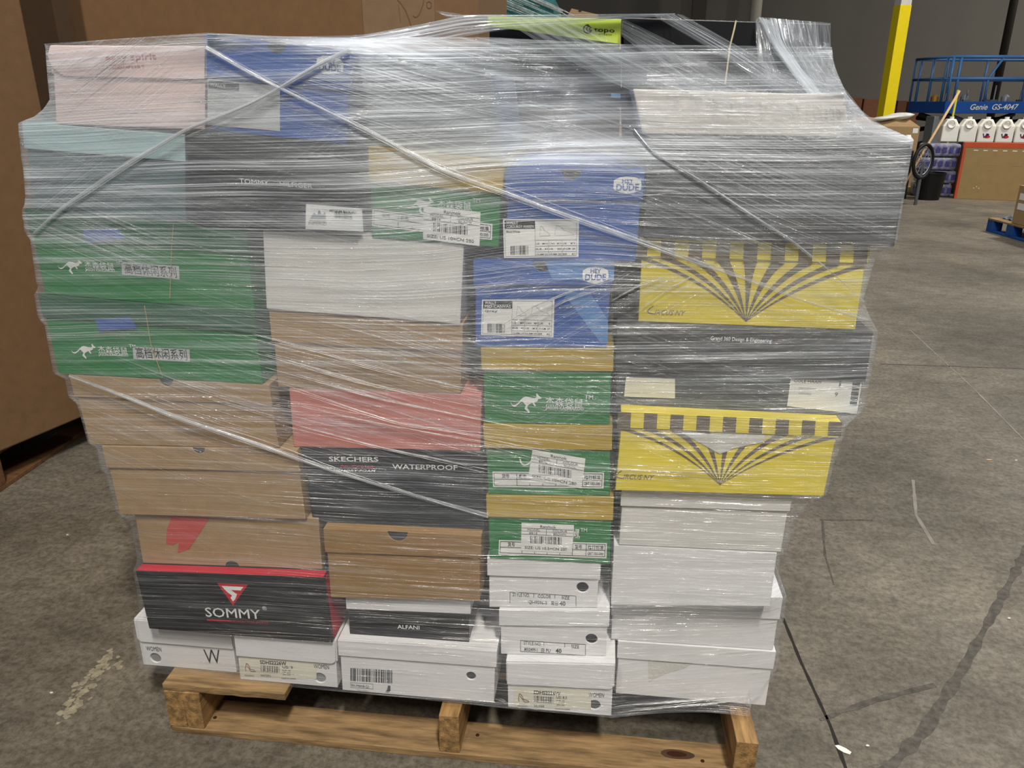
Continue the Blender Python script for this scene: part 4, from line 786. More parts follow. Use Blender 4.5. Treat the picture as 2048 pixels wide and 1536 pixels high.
strand_bundle('twisted_strand', [(700, 100), (640, 128), (560, 176), (500, 208), (420, 240), (377, 256), (260, 326), (180, 380), (118, 420), (68, 466)], 8, .004, .0004, 3)
ribbon('twisted_ribbon', [(138, 752), (241, 790), (349, 834), (466, 872), (569, 907), (649, 937), (759, 970), (868, 1002), (977, 1032)], 0.012)
strand_bundle('twisted_strand', [(138, 752), (241, 790), (349, 834), (466, 872), (569, 907), (649, 937), (759, 970), (868, 1002), (977, 1032)], 8, .0035, .00045, 4)
for i, (a, b, c) in enumerate((((480, 668), (760, 742), (1000, 792)), ((500, 700), (740, 770), (960, 812)), ((530, 735), (760, 800), (1050, 858)), ((540, 800), (780, 850), (1100, 905)), ((545, 838), (760, 895), (975, 940)), ((550, 770), (800, 850), (1180, 900)))):
    strand_bundle('twisted_strand', [a, b, c], 4, .003, .0005, 20+i)
for i, (a, b) in enumerate((((1045, 622), (1228, 560)), ((1005, 650), (1130, 590)), ((1270, 628), (1395, 548)), ((1225, 600), (1330, 555)), ((1060, 640), (1200, 575)))):  # pale strands drawn in for glints on the film
    strand_bundle('twisted_strand', [a, ((a[0]+b[0])/2, (a[1]+b[1])/2-6), b], 3, .0012, .0005, 40+i)
for i, (a, b, c) in enumerate((((1230, 1412), (1360, 1404), (1500, 1392)), ((1228, 1424), (1350, 1412), (1480, 1400)), ((996, 1400), (1010, 1404), (1020, 1408)))):
    strand_bundle('twisted_strand', [a, b, c], 5, .002, .0006, 50+i, fixed=[(a[0], a[1], .02), (b[0], b[1], .03), (c[0], c[1], .05)])
# fine strands added along the film for definition and crisp highlights
m = M(); rd = random.Random(11)
for i in range(330):
    x = rd.uniform(60, 1720); y = abs(rd.gauss(0, 1))*430+70 if rd.random() < .75 else rd.uniform(300, 1390)
    if y > 1390: continue
    lim = np.interp(y, [88, 245, 480, 750, 900, 1030, 1240, 1400], [98, 50, 70, 135, 205, 275, 285, 285]); limr = np.interp(y, [94, 280, 490, 660, 830, 985, 1100, 1400], [1640, 1815, 1785, 1745, 1715, 1640, 1555, 1530])
    Lp = rd.uniform(40, 190)
    mb = float(bilin(DT, np.array([x]), np.array([y]))[0]); fb = math.exp(-((x-720)/330)**2-((y-800)/120)**2); fn = math.exp(-((x-1000)/260)**2-((y-470)/170)**2); fc = math.exp(-((x-250)/150)**2-((y-150)/70)**2)
    sl = rd.gauss(.03, .02)+(.22*fb if rd.random() < .8 else 0)-.16*fn-(.75*fc if rd.random() < .8 else 0)
    if fc > .4: Lp *= .35
    if rd.random() > .25+mb: continue
    if x < lim or x+Lp > limr: continue
    y0 = y; pts = []
    if y < np.interp(x, [100, 412, 700, 1000, 1240, 1700], [105, 95, 125, 90, 100, 215]): continue
    for t in np.linspace(0, 1, 9): pts.append(on_film(x+Lp*t, y0+sl*Lp*t+rd.gauss(0, .25), .0022))
    pts = resample(pts, 12); r = rd.uniform(.00012, .00034)
    m.tube(pts, [r*(.4+.6*math.sin(math.pi*q_/11)) for q_ in range(12)], ROPE, 4)
o = m.build('fine_strands', wrap, smooth=True); o['kind'] = 'stuff'

# ---------------------------------------------------------------- tall cartons behind
GAY = mat('brown_corrugated', '76593C', .85, var=.07, vscale=25, bump=.15); GAY2 = mat('brown_corrugated_light', '80684E', .85, var=.06, vscale=25, bump=.15); DKWOOD = mat('dark_pallet_wood', '6B4A2C', .85, var=.25, vscale=8, stretch=(1, 6, 6))
def poly_carton(name, foot, z0, z1, mt, label, cat, group=None):
    c = np.mean(foot, axis=0); e = thing(name, (c[0], c[1], 0), label, cat, group)
    m = M(); m.prism([(p[0], p[1], z0) for p in foot], (0, 0, z1-z0), mt); m.build('body', e, .006, solid=True); return e
a = onZ(182, 828, .14); b = onZ(204, 818.5, .14); c0 = onZ(0, 905, .14)
d = (c0-a)[:2]; d /= np.linalg.norm(d); nrm = np.array([-d[1], d[0]]); 
if nrm[0] > 0: nrm = -nrm
f0 = a[:2]+d*1.0; b2 = b[:2]
foot = [f0, a[:2], b2, b2+nrm*.9, b2+nrm*1.0+d*.08, b2+nrm*1.0+d*.98, b2+nrm*.9+d*1.06, f0+nrm*.06+d*.03]
e = poly_carton('bulk_carton', foot, .142, 1.75, GAY, 'tall brown bulk carton cut off by the left edge of the view', 'carton')
g0, g1 = onZ(0, 985, .0), onZ(170, 868, .0); dd = (g0-g1)[:2]; dd /= np.linalg.norm(dd); gn = np.array([-dd[1], dd[0]]); gn = gn if gn[0] < 0 else -gn
pe2 = thing('wooden_pallet', (g1[0], g1[1], 0), 'dark wooden pallet under the tall carton at the left', 'pallet')
st = g1[:2]-dd*.12
for i, (o0, o1, z0, z1, nm) in enumerate(((0, .09, 0, .016, 'bottom_board'), (0, .09, .124, .14, 'deck_board'), (.3, .4, .124, .14, 'deck_board'), (.6, .7, .124, .14, 'deck_board'), (.9, 1.0, .124, .14, 'deck_board'), (.9, 1.0, 0, .016, 'bottom_board'))):
    m = M(); p = [st+gn*o0, st+gn*o1, st+gn*o1+dd*1.2, st+gn*o0+dd*1.2]; m.prism([(q[0], q[1], z0) for q in p], (0, 0, z1-z0), DKWOOD); m.build(nm, pe2, .002, solid=True)
for t in (0, .57, 1.14):
    m = M(); p = [st+dd*t, st+gn*1.0+dd*t, st+gn*1.0+dd*(t+.05), st+dd*(t+.05)]; m.prism([(q[0], q[1], .0165) for q in p], (0, 0, .107), DKWOOD); m.build('stringer', pe2, .002, solid=True)
Yg = 1.45
xa, xb, xc = onY(103, 0, Yg)[0], onY(160, 0, Yg)[0], onY(867, 0, Yg)[0]
foot = [(xb, Yg), (xc, Yg), (xc+.12, Yg+.14), (xc+.12, Yg+.9), (xc, Yg+1.02), (xb, Yg+1.02), (xb-.14, Yg+.9), (xb-.14, Yg+.13)]
e = poly_carton('bulk_carton', foot, .142, 1.85, GAY, 'tall brown bulk carton standing behind the wrapped pallet', 'carton')
xs = onY(724, 0, Yg)[0]
m = M(); m.box((xs, Yg-.006, .2), (xc+.002, Yg-.0005, 1.84), GAY2); fl = m.build('overlap_flap', e, .002)
m = M(); MK = mat('marker_scribble', '6E5036', .7, var=0)
def mk(pl, w_=1.8):
    for p, q_ in zip(pl, pl[1:]): pline(m, p, q_, w_, MK, Yg-.0065, .0004)
mk(bezier((795, 0), (812, 14), (822, 52), 10), 2.4); mk(bezier((826, 31), (836, 44), (846, 8), 10)); mk(bezier((846, 8), (850, -5), (842, -4), 6)); mk([(797, 10), (801, 45)], 1.2)
mk([(858+5*math.cos(t), 10+7*math.sin(t)) for t in np.linspace(0, 6, 14)]); m.build('marker_scribble', e)
xg0, xg1 = onY(-60, 0, 3.0)[0], onY(104, 0, 3.0)[0]
poly_carton('bulk_carton', [(xg0, 3.0), (xg1, 3.0), (xg1, 3.9), (xg0, 3.9)], .0, 2.2, mat('shaded_brown_corrugated', '4A3524', .85), 'bulk carton in the gap between the two tall ones, shade put into its dark brown', 'carton')  # shade of the gap is put into the carton's brown
foot2 = [(onY(868, 0, 2.0)[0]+.0, 2.62), (onY(931, 0, 2.62)[0], 2.62), (onY(931, 0, 2.62)[0], 3.5), (-1.2, 3.5), (-1.2, 2.62)]
x1 = onY(931, 0, 2.62)[0]; x0 = x1-.9
poly_carton('bulk_carton', [(x0, 2.62), (x1, 2.62), (x1, 2.97), (x0, 2.97)], 0, 1.95, GAY2, 'pale brown bulk carton just left of the teal wrapped one', 'carton')
TEAL = mat('teal_card', '2F6F70', .55)
xl, xr = onY(947, 0, 3.0)[0], onY(1108, 0, 3.0)[0]
e = thing('carton', ((xl+xr)/2, 3.3, 0), 'teal carton under torn clear film behind the lime green box', 'carton')
m = M(); m.box((xl, 3.0, 0), (xr, 3.6, 1.72), TEAL); m.build('body', e, .004, solid=True)
m = M(); rd = random.Random(5)
for i in range(26):
    p0 = (955+rd.uniform(0, 110), -12+rd.uniform(0, 8)); ln = rd.uniform(40, 120); m.tube(resample([onY(p0[0], p0[1], 2.985), onY(p0[0]+ln*.5, p0[1]+ln*.22, 2.98), onY(min(p0[0]+ln, 1150), p0[1]+ln*.42, 2.975)], 8), .0018, ROPE, 4)
m.build('film_strands', e)['kind'] = 'stuff'
pA = [onY(x, y, 3.8) for x, y in ((1143, 17), (1196, 29), (1200, 60), (1130, 60), (1137, 28))]
e = thing('carton', (pA[0][0], 4.0, 0), 'open kraft carton with a punched flap behind the lime green box', 'carton')
m = M(); m.prism(pA, (0, .006, 0), TAN); m.build('flap', e, .001, solid=True)
m = M(); m.box((pA[3][0]-.1, 3.807, 0), (pA[2][0]+.25, 4.3, pA[2][2]), TAN); m.build('body', e, .004, solid=True)
m = M(); c = onY(1160, 21.5, 3.799); m.face([c+np.array([.010*math.cos(t), 0, .007*math.sin(t)]) for t in np.linspace(0, 6.28, 15)[:-1]], INK); m.build('punched_hole', e)

# ---------------------------------------------------------------- far right of the warehouse
def frame(P, Q_):   # local axes of a thing whose front runs from P to Q_ (horizontal)
    x = (Q_-P); x[2] = 0; L_ = np.linalg.norm(x); x = x/L_; y = np.array([-x[1], x[0], 0]); return x, y, L_
def obox(m, O, x, y, a, b, mt):   # box in local frame
    c = lambda i, j, k: O+x*i+y*j+UPZ*k
    m.hexa([c(a[0], a[1], b[2]), c(b[0], a[1], b[2]), c(b[0], a[1], a[2]), c(a[0], a[1], a[2]), c(a[0], b[1], b[2]), c(b[0], b[1], b[2]), c(b[0], b[1], a[2]), c(a[0], b[1], a[2])], mt)
def ground(px, D): p = atD(px, 199, D); p[2] = 0; return p
YP = mat('safety_yellow', 'F2DA1C', .45, var=.03); WP = mat('column_white', 'D6D4CE', .6); POLE = mat('pale_pipe', 'B8B4A4', .6); DKP = mat('dark_pipe', '241F1C', .6)
P = ground(1758, 14.2); x, y, _ = frame(P, ground(1830, 13.2)); e = thing('support_column', P, 'bright yellow square column with a white upper part', 'column')
ztop_ = atD(1815, 12, 14.2)[2]
m = M(); obox(m, P, x, y, (0, 0, 0), (.20, .20, ztop_), YP); m.build('yellow_sleeve', e, .006, solid=True)
m = M(); obox(m, P, x, y, (.006, .006, ztop_), (.194, .194, 7.5), WP); m.build('upper_column', e, .004, solid=True)
P = ground(1494, 24); m = M(); m.cyl(P, .16, 8.5, POLE, 16); e = m.build('support_column', None, smooth=True); tag(e, 'thin pale round column far behind the black boxes', 'column')
P = ground(1988, 20); m = M(); m.cyl(P, .09, 8.5, DKP, 16); e = m.build('support_column', None, smooth=True); tag(e, 'slim dark column behind the blue lift platform', 'column')
P = ground(1385, 25); m = M(); m.box(P+np.array([-.2, 0, 0]), P+np.array([.2, .15, 8.5]), mat('dark_brown_paint', '5A514A', .8)); e = m.build('support_column', None); tag(e, 'dark flat column on the far wall, left of the pale one', 'column')

# row of cartons by the far wall
cm = [mat('far_carton_dark', '5C3A26', .85), mat('far_carton_mid', '7A5138', .85), mat('far_carton_light', '9C7355', .85)]
for i, (px, w_, zz, k, wh) in enumerate(((1650, 40, 1.30, 0, 'at its left end'), (1692, 34, 1.30, 0, 'second from the left'), (1728, 32, 1.27, 1, 'left of the yellow column'), (1796, 20, 1.22, 2, 'right of the yellow column'), (1818, 24, 1.20, 1, 'left of the blue lift'))):
    P = ground(px, 22.0); Q_ = ground(px+w_, 22.0); x, y, L_ = frame(P.copy(), Q_.copy()); e = thing('carton', P, ('dark brown', 'mid brown', 'light brown')[k]+' carton in the far row by the wall, '+wh, 'carton', 'cartons along the far wall')
    m = M(); obox(m, P, x, y, (0, 0, 0), (L_, .7, zz*.55), cm[k]); m.build('lower_box', e, .01, solid=True); m = M(); obox(m, P, x, y, (.01, 0, zz*.55+.01), (L_-.01, .68, zz), cm[(k+1) % 3 if i % 2 else k]); m.build('upper_box', e, .01, solid=True)

# open carton with a white bag
P = ground(1700, 12.5); Q_ = ground(1850, 12.1); x, y, L_ = frame(P.copy(), Q_.copy()); e = thing('carton', P, 'open kraft carton with white plastic on top, beside the yellow column', 'carton')
zt_ = atD(1780, 253, 12.3)[2]
m = M(); obox(m, P, x, y, (0, 0, 0), (L_, .6, zt_), TAN); m.build('body', e, .006, solid=True)
m = M(); c = lambda i, j, k: P+x*i+y*j+UPZ*k; m.prism([c(-.05, .0, zt_), c(L_, 0, zt_), c(L_-.15, .12, zt_+.10), c(.1, .14, zt_+.14)], y*.004, TAN); m.build('flap', e, .001, solid=True)
m = M(); obox(m, P, x, y, (L_-.09, -.002, zt_-.09), (L_-.02, -.0006, zt_-.02), PAPER); m.build('shipping_label', e)
m = M(); rr = [(0, 0), (.03, .012), (.07, .03), (.05, .055), (.02, .07), (0, .075)]
PLW = mat('white_plastic', 'E9E9E4', .4)
bm = bmesh.new(); bmesh.ops.create_uvsphere(bm, u_segments=20, v_segments=10, radius=1); c0 = P+x*(L_*.62)+y*.14+UPZ*(zt_+.13)
for v in bm.verts:
    q_ = v.co; s_ = 1+.35*math.sin(q_.x*4+q_.y*3); v.co = Vector(tuple(c0+x*q_.x*.30+y*q_.y*.14*s_+UPZ*(q_.z*.045*s_+.04*q_.x)))
me = bpy.data.meshes.new('plastic_bag'); bm.to_mesh(me); bm.free(); me.materials.append(PLW); me.polygons.foreach_set('use_smooth', [True]*len(me.polygons)); o = bpy.data.objects.new('plastic_bag', me); COL.objects.link(o); tag(o, 'crumpled white plastic bag on the open kraft carton', 'bag')

# scissor lift
LB = mat('lift_blue', '1F4E9A', .4); LR = mat('lift_rail_blue', '3E6A9E', .45); GRM = mat('grey_metal', '5B6066', .5, .3); BLK = mat('black_rubber', '131313', .6); SIL = mat('galvanised', '9BA0A4', .4, .6)
C0 = atD(1891, 212, 14.6); C1 = atD(1843, 212, 15.0); C2 = atD(2075, 214, 14.8)
zb_, zt2 = atD(1891, 227, 14.6)[2], atD(1891, 203, 14.6)[2]; zr = atD(1900, 113, 14.6)[2]; zm = atD(1900, 157, 14.6)[2]
O = C0.copy(); O[2] = 0; x = (C2-C0); x[2] = 0; LL = 2.3; x /= np.linalg.norm(x); yv = (C1-C0); yv[2] = 0; x2 = yv/np.linalg.norm(yv); y = np.array([-x[1], x[0], 0]); WW = 1.1
e = thing('scissor_lift', O, 'blue scissor lift with railed platform, parked at the far right', 'lift')
m = M(); obox(m, O, x, y, (-.02, -.02, zb_), (LL, WW, zt2), LB); m.build('platform_deck', e, .01, solid=True)
def tb(name, pts, r, mt=LR):
    m = M(); m.tube([O+x*p[0]+y*p[1]+UPZ*p[2] for p in pts], r, mt, 8); return m.build(name, e, smooth=True)
for zz, n in ((zr, 'top_rail'), (zm, 'mid_rail')): tb(n, [(0, 0, zz), (LL, 0, zz)], .03); tb(n, [(0, WW, zz), (LL, WW, zz)], .025); tb(n, [(0, 0, zz), (0, WW, zz)], .022); tb(n, [(LL, 0, zz), (LL, WW, zz)], .022)
for i, xx in enumerate((0, .72, 1.45, LL)):
    tb('rail_post', [(xx, 0, zt2), (xx, 0, zm if xx in (.72, 1.45) else zr)]+([(xx+.22, .0, zr)] if xx in (.72, 1.45) else []), .022); tb('rail_post', [(xx, WW, zt2), (xx, WW, zr)], .02)
for yy in (.16, .55, .92): tb('gate_post', [(0, yy, zt2), (0, yy, zr-.02 if yy > .5 else zr+.01)], .024)
tb('gate_post', [(.14, 0, zt2), (.14, 0, zr)], .026)
for s_ in (0, 1):
    for yy in (.15, .95):
        m = M(); za, zb2 = .42, zb_-.03
        m.tube([O+x*.15+y*yy+UPZ*(za if s_ else zb2), O+x*(LL-.2)+y*yy+UPZ*(zb2 if s_ else za)], .045, GRM, 6); m.build('scissor_arm', e)
        m = M(); zq = (za+zb2)/2; m.tube([O+x*.15+y*(yy+.06)+UPZ*(zb2-.06 if s_ else zq), O+x*(LL-.2)+y*(yy+.06)+UPZ*(zq if s_ else zb2-.06)], .045, BLK, 6); m.build('scissor_arm', e)
m = M(); obox(m, O, x, y, (-.02, .06, .18), (LL, WW-.06, .42), BLK); m.build('chassis', e, .02, solid=True)
m = M(); obox(m, O, x, y, (-.1, .1, .45), (.1, .35, zb_-.05), SIL); m.build('ladder', e, .01, solid=True)
for xx in (.3, LL-.35):
    for yy in (-.02, WW-.14): m = M(); c = O+x*xx+y*yy+UPZ*.2; m.tube([c, c+y*.16], .2, BLK, 20); m.build('wheel', e)
cu = bpy.data.curves.new('t', 'FONT'); cu.body = 'Genie  GS-4047'; cu.offset = .012; cu.shear = .25; to = bpy.data.objects.new('t', cu); me = bpy.data.meshes.new_from_object(to); v0 = [v.co.copy() for v in me.vertices]; f0_ = [tuple(p.vertices) for p in me.polygons]
m = M(); X0, X1 = max(v.x for v in v0), 0; sc_ = (atD(2044, 215, 14.7)[0]-atD(1941, 215, 14.7)[0])/abs(x[0])/X0; hh = (zt2-zb_)
tx0 = abs((atD(1941, 215, 14.6)-C0)@x)
m.raw([O+x*(tx0+v.x*sc_)-y*.025+UPZ*(zb_+hh*.32+v.y/.73*hh*.48) for v in v0], f0_, WP); m.build('printed_lettering', e, None)
bpy.data.objects.remove(to); bpy.data.curves.remove(cu); bpy.data.meshes.remove(me)
# loose hardware lying on the platform
rd = random.Random(3)
for i in range(9):
    xx = .15+i*.23; hh2 = rd.uniform(.06, .28); m = M(); P = O+x*xx+y*rd.uniform(.3, .8)+UPZ*(zt2+.001)
    if i % 3 == 0: m.lathe([(0, 0), (.07, 0), (.07, .08), (.03, .12), (0, .12)], P, SIL if i else mat('brass_part', 'A37A3A', .4, .5), 12); nm, lb, ct = 'tool_canister', ('brass coloured', 'galvanised', 'small grey')[i//3]+' canister on the lift platform', 'canister'
    else: m.box(P-np.array([.01, .01, 0]), P+np.array([.01, .01, hh2]), SIL); m.box(P+np.array([-.06, -.03, 0]), P+np.array([.06, .03, .03]), GRM); nm, lb, ct = 'upright_bracket', 'thin metal bracket standing on the lift platform', 'bracket'
    o = m.build(nm); tag(o, lb, ct, 'loose metal brackets on the lift' if nm == 'upright_bracket' else None)

# stacked bottled water packs
WA = mat('water_pack_wrap', '8A89A2', .35, var=.55, vscale=14, stretch=(1, 1, 1)); WB = mat('water_pack_label', '4B4A86', .4, var=.4, vscale=30)
P = ground(1858, 10.9); Q_ = ground(1940, 10.75); x, y, L_ = frame(P.copy(), Q_.copy())
zs = [0, .175, .35, .525, .70]
ords = ('lowest', 'second from the floor', 'third from the floor', 'topmost')
for i in range(4):
    sh = .02*(i % 2); e = thing('water_bottle_pack', P+UPZ*zs[i], 'shrink wrapped water bottle pack, '+ords[i]+', beside the black bin', 'bottle pack', 'water bottle packs')
    m = M(); obox(m, P, x, y, (sh, 0, zs[i]+.001), (sh+L_*.98, .28, zs[i]+.165), WA); m.build('wrap', e, .03, solid=True, seg=3)
    m = M()
    for j in range(6): c = P+x*(sh+.045+j*(L_-.09)/5)-y*.004+UPZ*(zs[i]+.05); m.box(c-np.array([.025, .002, 0]), c+np.array([.025, .002, .07]), WB)
    o = m.build('bottle_labels', e); o['kind'] = 'stuff'
# white fuel jugs on top of packs / behind the orange taped carton
JG = mat('white_jug_plastic', 'EDEBE2', .4, var=.02); RK = mat('jug_red', 'C8283A', .5, var=0); NV = mat('jug_navy', '20204A', .5, var=0)
x_, y_, _ = frame(ground(1890, 11.2), ground(2050, 10.9)); zj = .70; P = ground(1893, 11.15)
e0 = thing('carton', P+y_*.1, 'long dark carton under the white jugs, behind the orange taped one', 'carton'); m = M(); obox(m, P+x_*.34, x_, y_, (0, 0, 0), (1.6, .5, zj-.002), cm[0]); m.build('body', e0, .01, solid=True)
for j in range(6):
    Pj = P+x_*(.02+j*.222)+y_*.02+UPZ*zj; e = thing('fuel_jug', Pj, 'square white plastic jug, '+('first', 'second', 'third', 'fourth', 'fifth', 'sixth', 'seventh')[j]+' from the left in the row below the lift', 'jug', 'white jugs below the lift')
    m = M(); c = lambda i, jj, k: Pj+x_*i+y_*jj+UPZ*k; w2 = .205
    lo = [c(0, 0, 0), c(w2, 0, 0), c(w2, .24, 0), c(0, .24, 0)]; md = [p+UPZ*.21 for p in lo]; up = [c(.05, .02, .30), c(w2-.05, .02, .30), c(w2-.05, .2, .30), c(.05, .2, .30)]
    m.raw(lo+md+up, [(3, 2, 1, 0), (0, 1, 5, 4), (1, 2, 6, 5), (2, 3, 7, 6), (3, 0, 4, 7), (4, 5, 9, 8), (5, 6, 10, 9), (6, 7, 11, 10), (7, 4, 8, 11), (8, 9, 10, 11)], JG); m.build('body', e, .012, solid=True, seg=3)
    m = M(); m.cyl(c(w2/2, .06, .30), .028, .03, JG if j != 2 else PLW, 14); m.build('cap', e)
    m = M(); m.tube([c(w2/2-.045*math.cos(t), -.006, .235+.05*math.sin(t)) for t in np.linspace(0, 6.283, 15)[:-1]], .011, JG, 6, closed=True); m.build('handle', e, smooth=True)
    if j >= 2:
        m = M(); m.face([c(w2/2+.015+.038*math.cos(t), -.0012, .075+.02*math.sin(t)) for t in np.linspace(0, 6.283, 15)[:-1]], RK)
        m.face([c(w2/2-.045, -.002, .115), c(w2/2-.03, -.002, .115), c(w2/2-.018, -.002, .065), c(w2/2-.024, -.002, .058)], NV); m.face([c(w2/2-.018, -.002, .062), c(w2/2-.01, -.002, .062), c(w2/2+.008, -.002, .118), c(w2/2, -.002, .118)], NV)
        m.face([c(w2/2+.004, -.0022, .118), c(w2/2+.034, -.0022, .112), c(w2/2+.034, -.0022, .09), c(w2/2+.012, -.0022, .088), c(w2/2+.008, -.0022, .06), c(w2/2, -.0022, .06)], NV); m.build('printed_vp_logo', e)
# black bin
P = ground(1890, 10.5); e = thing('waste_bin', P, 'round black bin between the water packs and the taped carton', 'bin'); BB = mat('black_bin_plastic', '0E0E10', .45)
m = M(); m.lathe([(0, 0), (.145, 0), (.175, .33), (.182, .335), (.182, .35), (.168, .35), (.140, .02), (0, .02)], P, BB, 28); m.build('body', e, smooth=False)
# flat carton with orange tape border
a, b = onZ(1908, 397, 0), onZ(2075, 404, 0); x, y, L_ = frame(a.copy(), b.copy()); e = thing('flat_screen_carton', a, 'large upright kraft carton with orange tape along its edges', 'carton')
zt3 = atD(1925, 285, float((a-CAM)@FH))[2]; OR = mat('orange_tape', 'C4502E', .5, var=.08); OLV = mat('olive_kraft', '9C8256', .85, var=.05)
m = M(); obox(m, a, x, y, (0, 0, 0), (1.35, .16, zt3), OLV); m.build('body', e, .004, solid=True)
m = M(); obox(m, a, x, y, (-.003, -.002, zt3-.06), (1.353, .16, zt3+.002), OR); m.build('top_tape', e, .001); m = M(); obox(m, a, x, y, (-.003, -.003, .0), (.028, .1, zt3-.061), OR); m.build('side_tape', e, .001)
m = M()
for i in range(10): obox(m, a, x, y, (.12+i*.11, -.001, zt3-.10), (.17+i*.11, -.0004, zt3-.09), PAPER)
for i in (0, 1, 2): obox(m, a, x, y, (.20+.03*i, -.001, .14+.02*(i % 2)), (.21+.03*i, -.0004, .15+.02*(i % 2)), PAPER)
for i in (0, 1): obox(m, a, x, y, (.28+.3*i, -.001, zt3-.28), (.42+.3*i, -.0004, zt3-.275), TAN)
m.build('printed_marks', e)
# stick leaning by the packs, yellow rod
BR = mat('pale_wood_stick', 'C9A67C', .7); m = M(); p0 = ground(1824, 10.25); p1 = atD(1919, 182, 10.6); m.tube([p0+UPZ*.012, p1], .016, BR, 8); o = m.build('broom_stick', None, smooth=True); tag(o, 'pale wooden stick leaning across the water packs', 'stick')
m = M(); p0 = atD(1905, 230, 13.9); p1 = atD(1916, 180, 14.0); p0[2] = 0; m.tube([p0+UPZ*.01, p1], .018, mat('yellow_rod', 'C8C628', .5), 8); o = m.build('measuring_rod', None, smooth=True); tag(o, 'thin yellow rod leaning on the blue lift', 'rod')
# spoked wheel, white bottle, odds and ends beside the packs
c = atD(1846, 323, 9.9); e = thing('spoked_wheel', (c[0], c[1], 0), 'black spoked wheel standing behind the corner of the wrapped pallet', 'wheel'); R_ = c[2] if c[2] < .6 else .45
m = M(); ring_ = lambda r, dy=0: [c+RT*r*math.cos(t)*.72+FH*(dy+r*.3*math.cos(t))+UPZ*r*math.sin(t) for t in np.linspace(0, 6.283, 33)[:-1]]; rw = .20
c[2] = rw+.02 if c[2] < rw else c[2]; m.tube(ring_(rw), .022, BLK, 8, closed=True); m.build('tyre', e, smooth=True); m = M(); m.tube(ring_(rw-.035), .008, SIL, 6, closed=True); m.build('rim', e, smooth=True)
for i in range(12): t = i*math.pi/6; m = M(); m.tube([c, c+RT*.17*math.cos(t)*.72+FH*.17*.3*math.cos(t)+UPZ*.17*math.sin(t)], .004, SIL, 4); m.build('spoke', e)
m = M(); m.tube([c, np.array([c[0], c[1], .0])], .02, GRM, 6); m.build('stand', e)
P = ground(1829, 10.6); zc0 = atD(1829, 300, 10.6)[2]; e = thing('plastic_jug', P, 'white jug on a dark crate behind the corner of the wrapped pallet', 'jug'); m = M(); m.lathe([(0, 0), (.06, 0), (.07, .03), (.07, .13), (.035, .17), (.03, .19), (0, .19)], (P[0], P[1], zc0), PLW, 16); m.build('body', e, smooth=True)
e = thing('crate', P, 'dark crate under the white jug', 'crate'); m = M(); m.box(P-np.array([.08, .08, 0]), P+np.array([.08, .08, zc0-.002]), BLK); m.build('body', e, .01, solid=True)
a = onZ(1812, 385, 0); m = M(); m.box(a, a+np.array([.16, .12, .075]), mat('yellow_wood_block', 'C4A350', .7)); o = m.build('wood_block', None, .004, solid=True); tag(o, 'yellowish wooden block on the floor behind the pallet corner', 'block')
a = onZ(1842, 384, 0); m = M(); m.box(a+np.array([.03, .1, 0]), a+np.array([.24, .25, .12]), mat('dark_red_bag', '4A1E26', .7)); o = m.build('toolbox', None, .02, solid=True, seg=3); tag(o, 'small dark red toolbox at the foot of the stick', 'box')
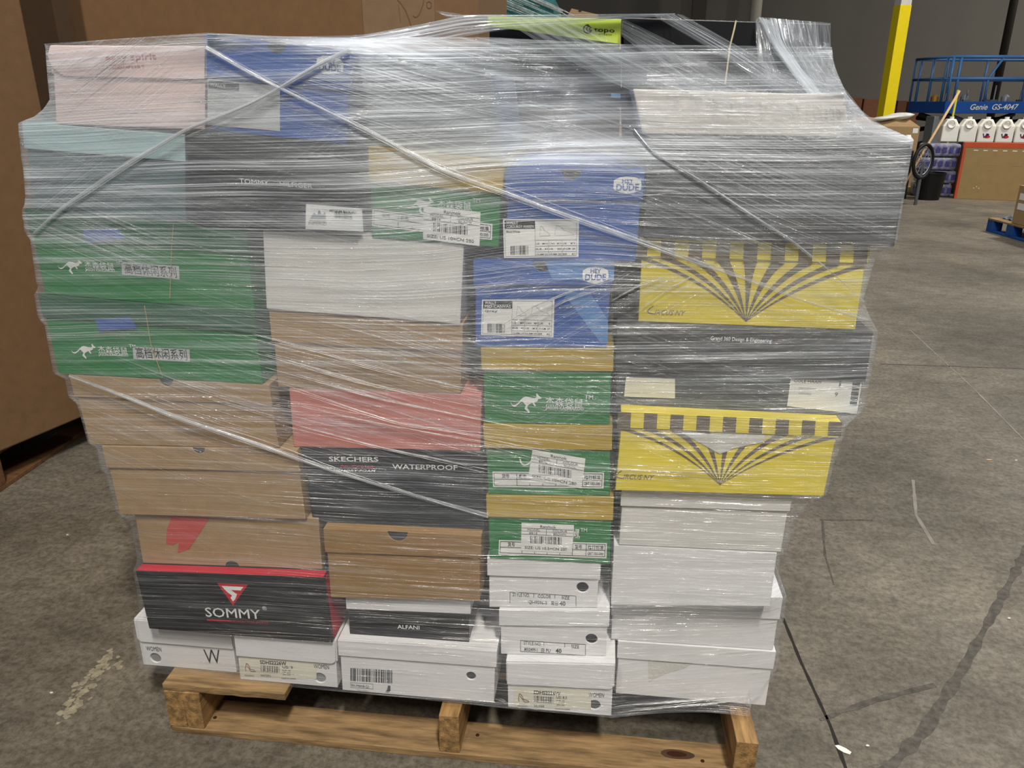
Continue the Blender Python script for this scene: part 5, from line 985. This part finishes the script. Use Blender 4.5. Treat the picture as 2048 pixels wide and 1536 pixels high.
# blue pallet with carton
a = onZ(1971, 462, 0); b = onZ(2075, 492, 0); x, y, L_ = frame(a.copy(), b.copy()); PB = mat('pallet_blue', '1D4E96', .6, var=.15)
e = thing('wooden_pallet', a, 'blue pallet at the right edge of the view', 'pallet')
for yy in (0, .45, .95): m = M(); obox(m, a, x, y, (0, yy, 0), (1.1, yy+.1, .02), PB); m.build('bottom_board', e, .002, solid=True)
for xx in (0, .33, 1.0):
    for yy in (0, .45, .95): m = M(); obox(m, a, x, y, (xx, yy, .0205), (xx+.1, yy+.1, .115), PB); m.build('block', e, .003, solid=True)
for i in range(8): m = M(); obox(m, a, x, y, (0, i*.135, .1155), (1.1, i*.135+.1, .133), WOOD if i == 0 else PB); m.build('deck_board', e, .002, solid=True)
e = thing('carton', a+x*.36, 'kraft carton with two white labels on the blue pallet', 'carton'); m = M(); obox(m, a, x, y, (.36, .02, .134), (.9, .5, .49), TAN); m.build('body', e, .005, solid=True)
for zz in (.36, .27): m = M(); obox(m, a, x, y, (.40, .018, zz), (.52, .0195, zz+.06), PAPER); m.build('shipping_label', e)
bm = bmesh.new(); bmesh.ops.create_grid(bm, x_segments=26, y_segments=12, size=1)
for v in bm.verts:
    i, j = v.co.x, v.co.y; h = .04*(1-abs(i)**4)*(1-abs(j)**4)+.012*math.sin(i*9+j*5)*math.cos(j*7); v.co = Vector(tuple(a+x*(.19+i*.14)+y*(.22+j*.12)+UPZ*(.137+max(.0, h))))
me = bpy.data.meshes.new('film_wad'); bm.to_mesh(me); bm.free(); me.materials.append(mat('grey_plastic_sheet', '8C949C', .2, .3)); o = bpy.data.objects.new('crumpled_film', me); COL.objects.link(o); tag(o, 'crumpled grey plastic film on the blue pallet', 'plastic film')
# litter on the floor
LT = mat('white_scrap', 'E6E4DC', .6); GNS = 0
m = M(); c = onZ(1687, 1500, .001); m.prism([c+RT*a_*.0135+FH*b_*.011 for a_, b_ in ((-1, 1), (-.4, 1.1), (.5, .3), (1, -.6), (.6, -1.1), (-.2, -.6), (-.8, .2))], (0, 0, .0012), LT); o = m.build('plastic_scrap'); tag(o, 'white leaf shaped plastic scrap on the floor joint', 'scrap')
for i, (px, py, r, lb) in enumerate(((1978, 920, .008, 'tan splinter on the floor at the right'), (2032, 921, .005, 'tiny chip near the right edge'), (2018, 1237, .004, 'pale speck beside the tyre scuff'), (1735, 1492, .004, 'pale speck right of the white scrap'), (135, 1070, .004, 'pale speck on the floor at the left'), (103, 1386, .004, 'pale speck below the dry residue'))):
    c = onZ(px, py, .0008); m = M(); m.prism([c+RT*r*math.cos(t)*(1.6 if i == 0 else 1)+FH*r*.5*math.sin(t) for t in (0, 1.1, 2.0, 3.3, 4.4, 5.3)], (0, 0, .002), LT if i else BR); o = m.build('floor_chip'); tag(o, lb, 'chip')
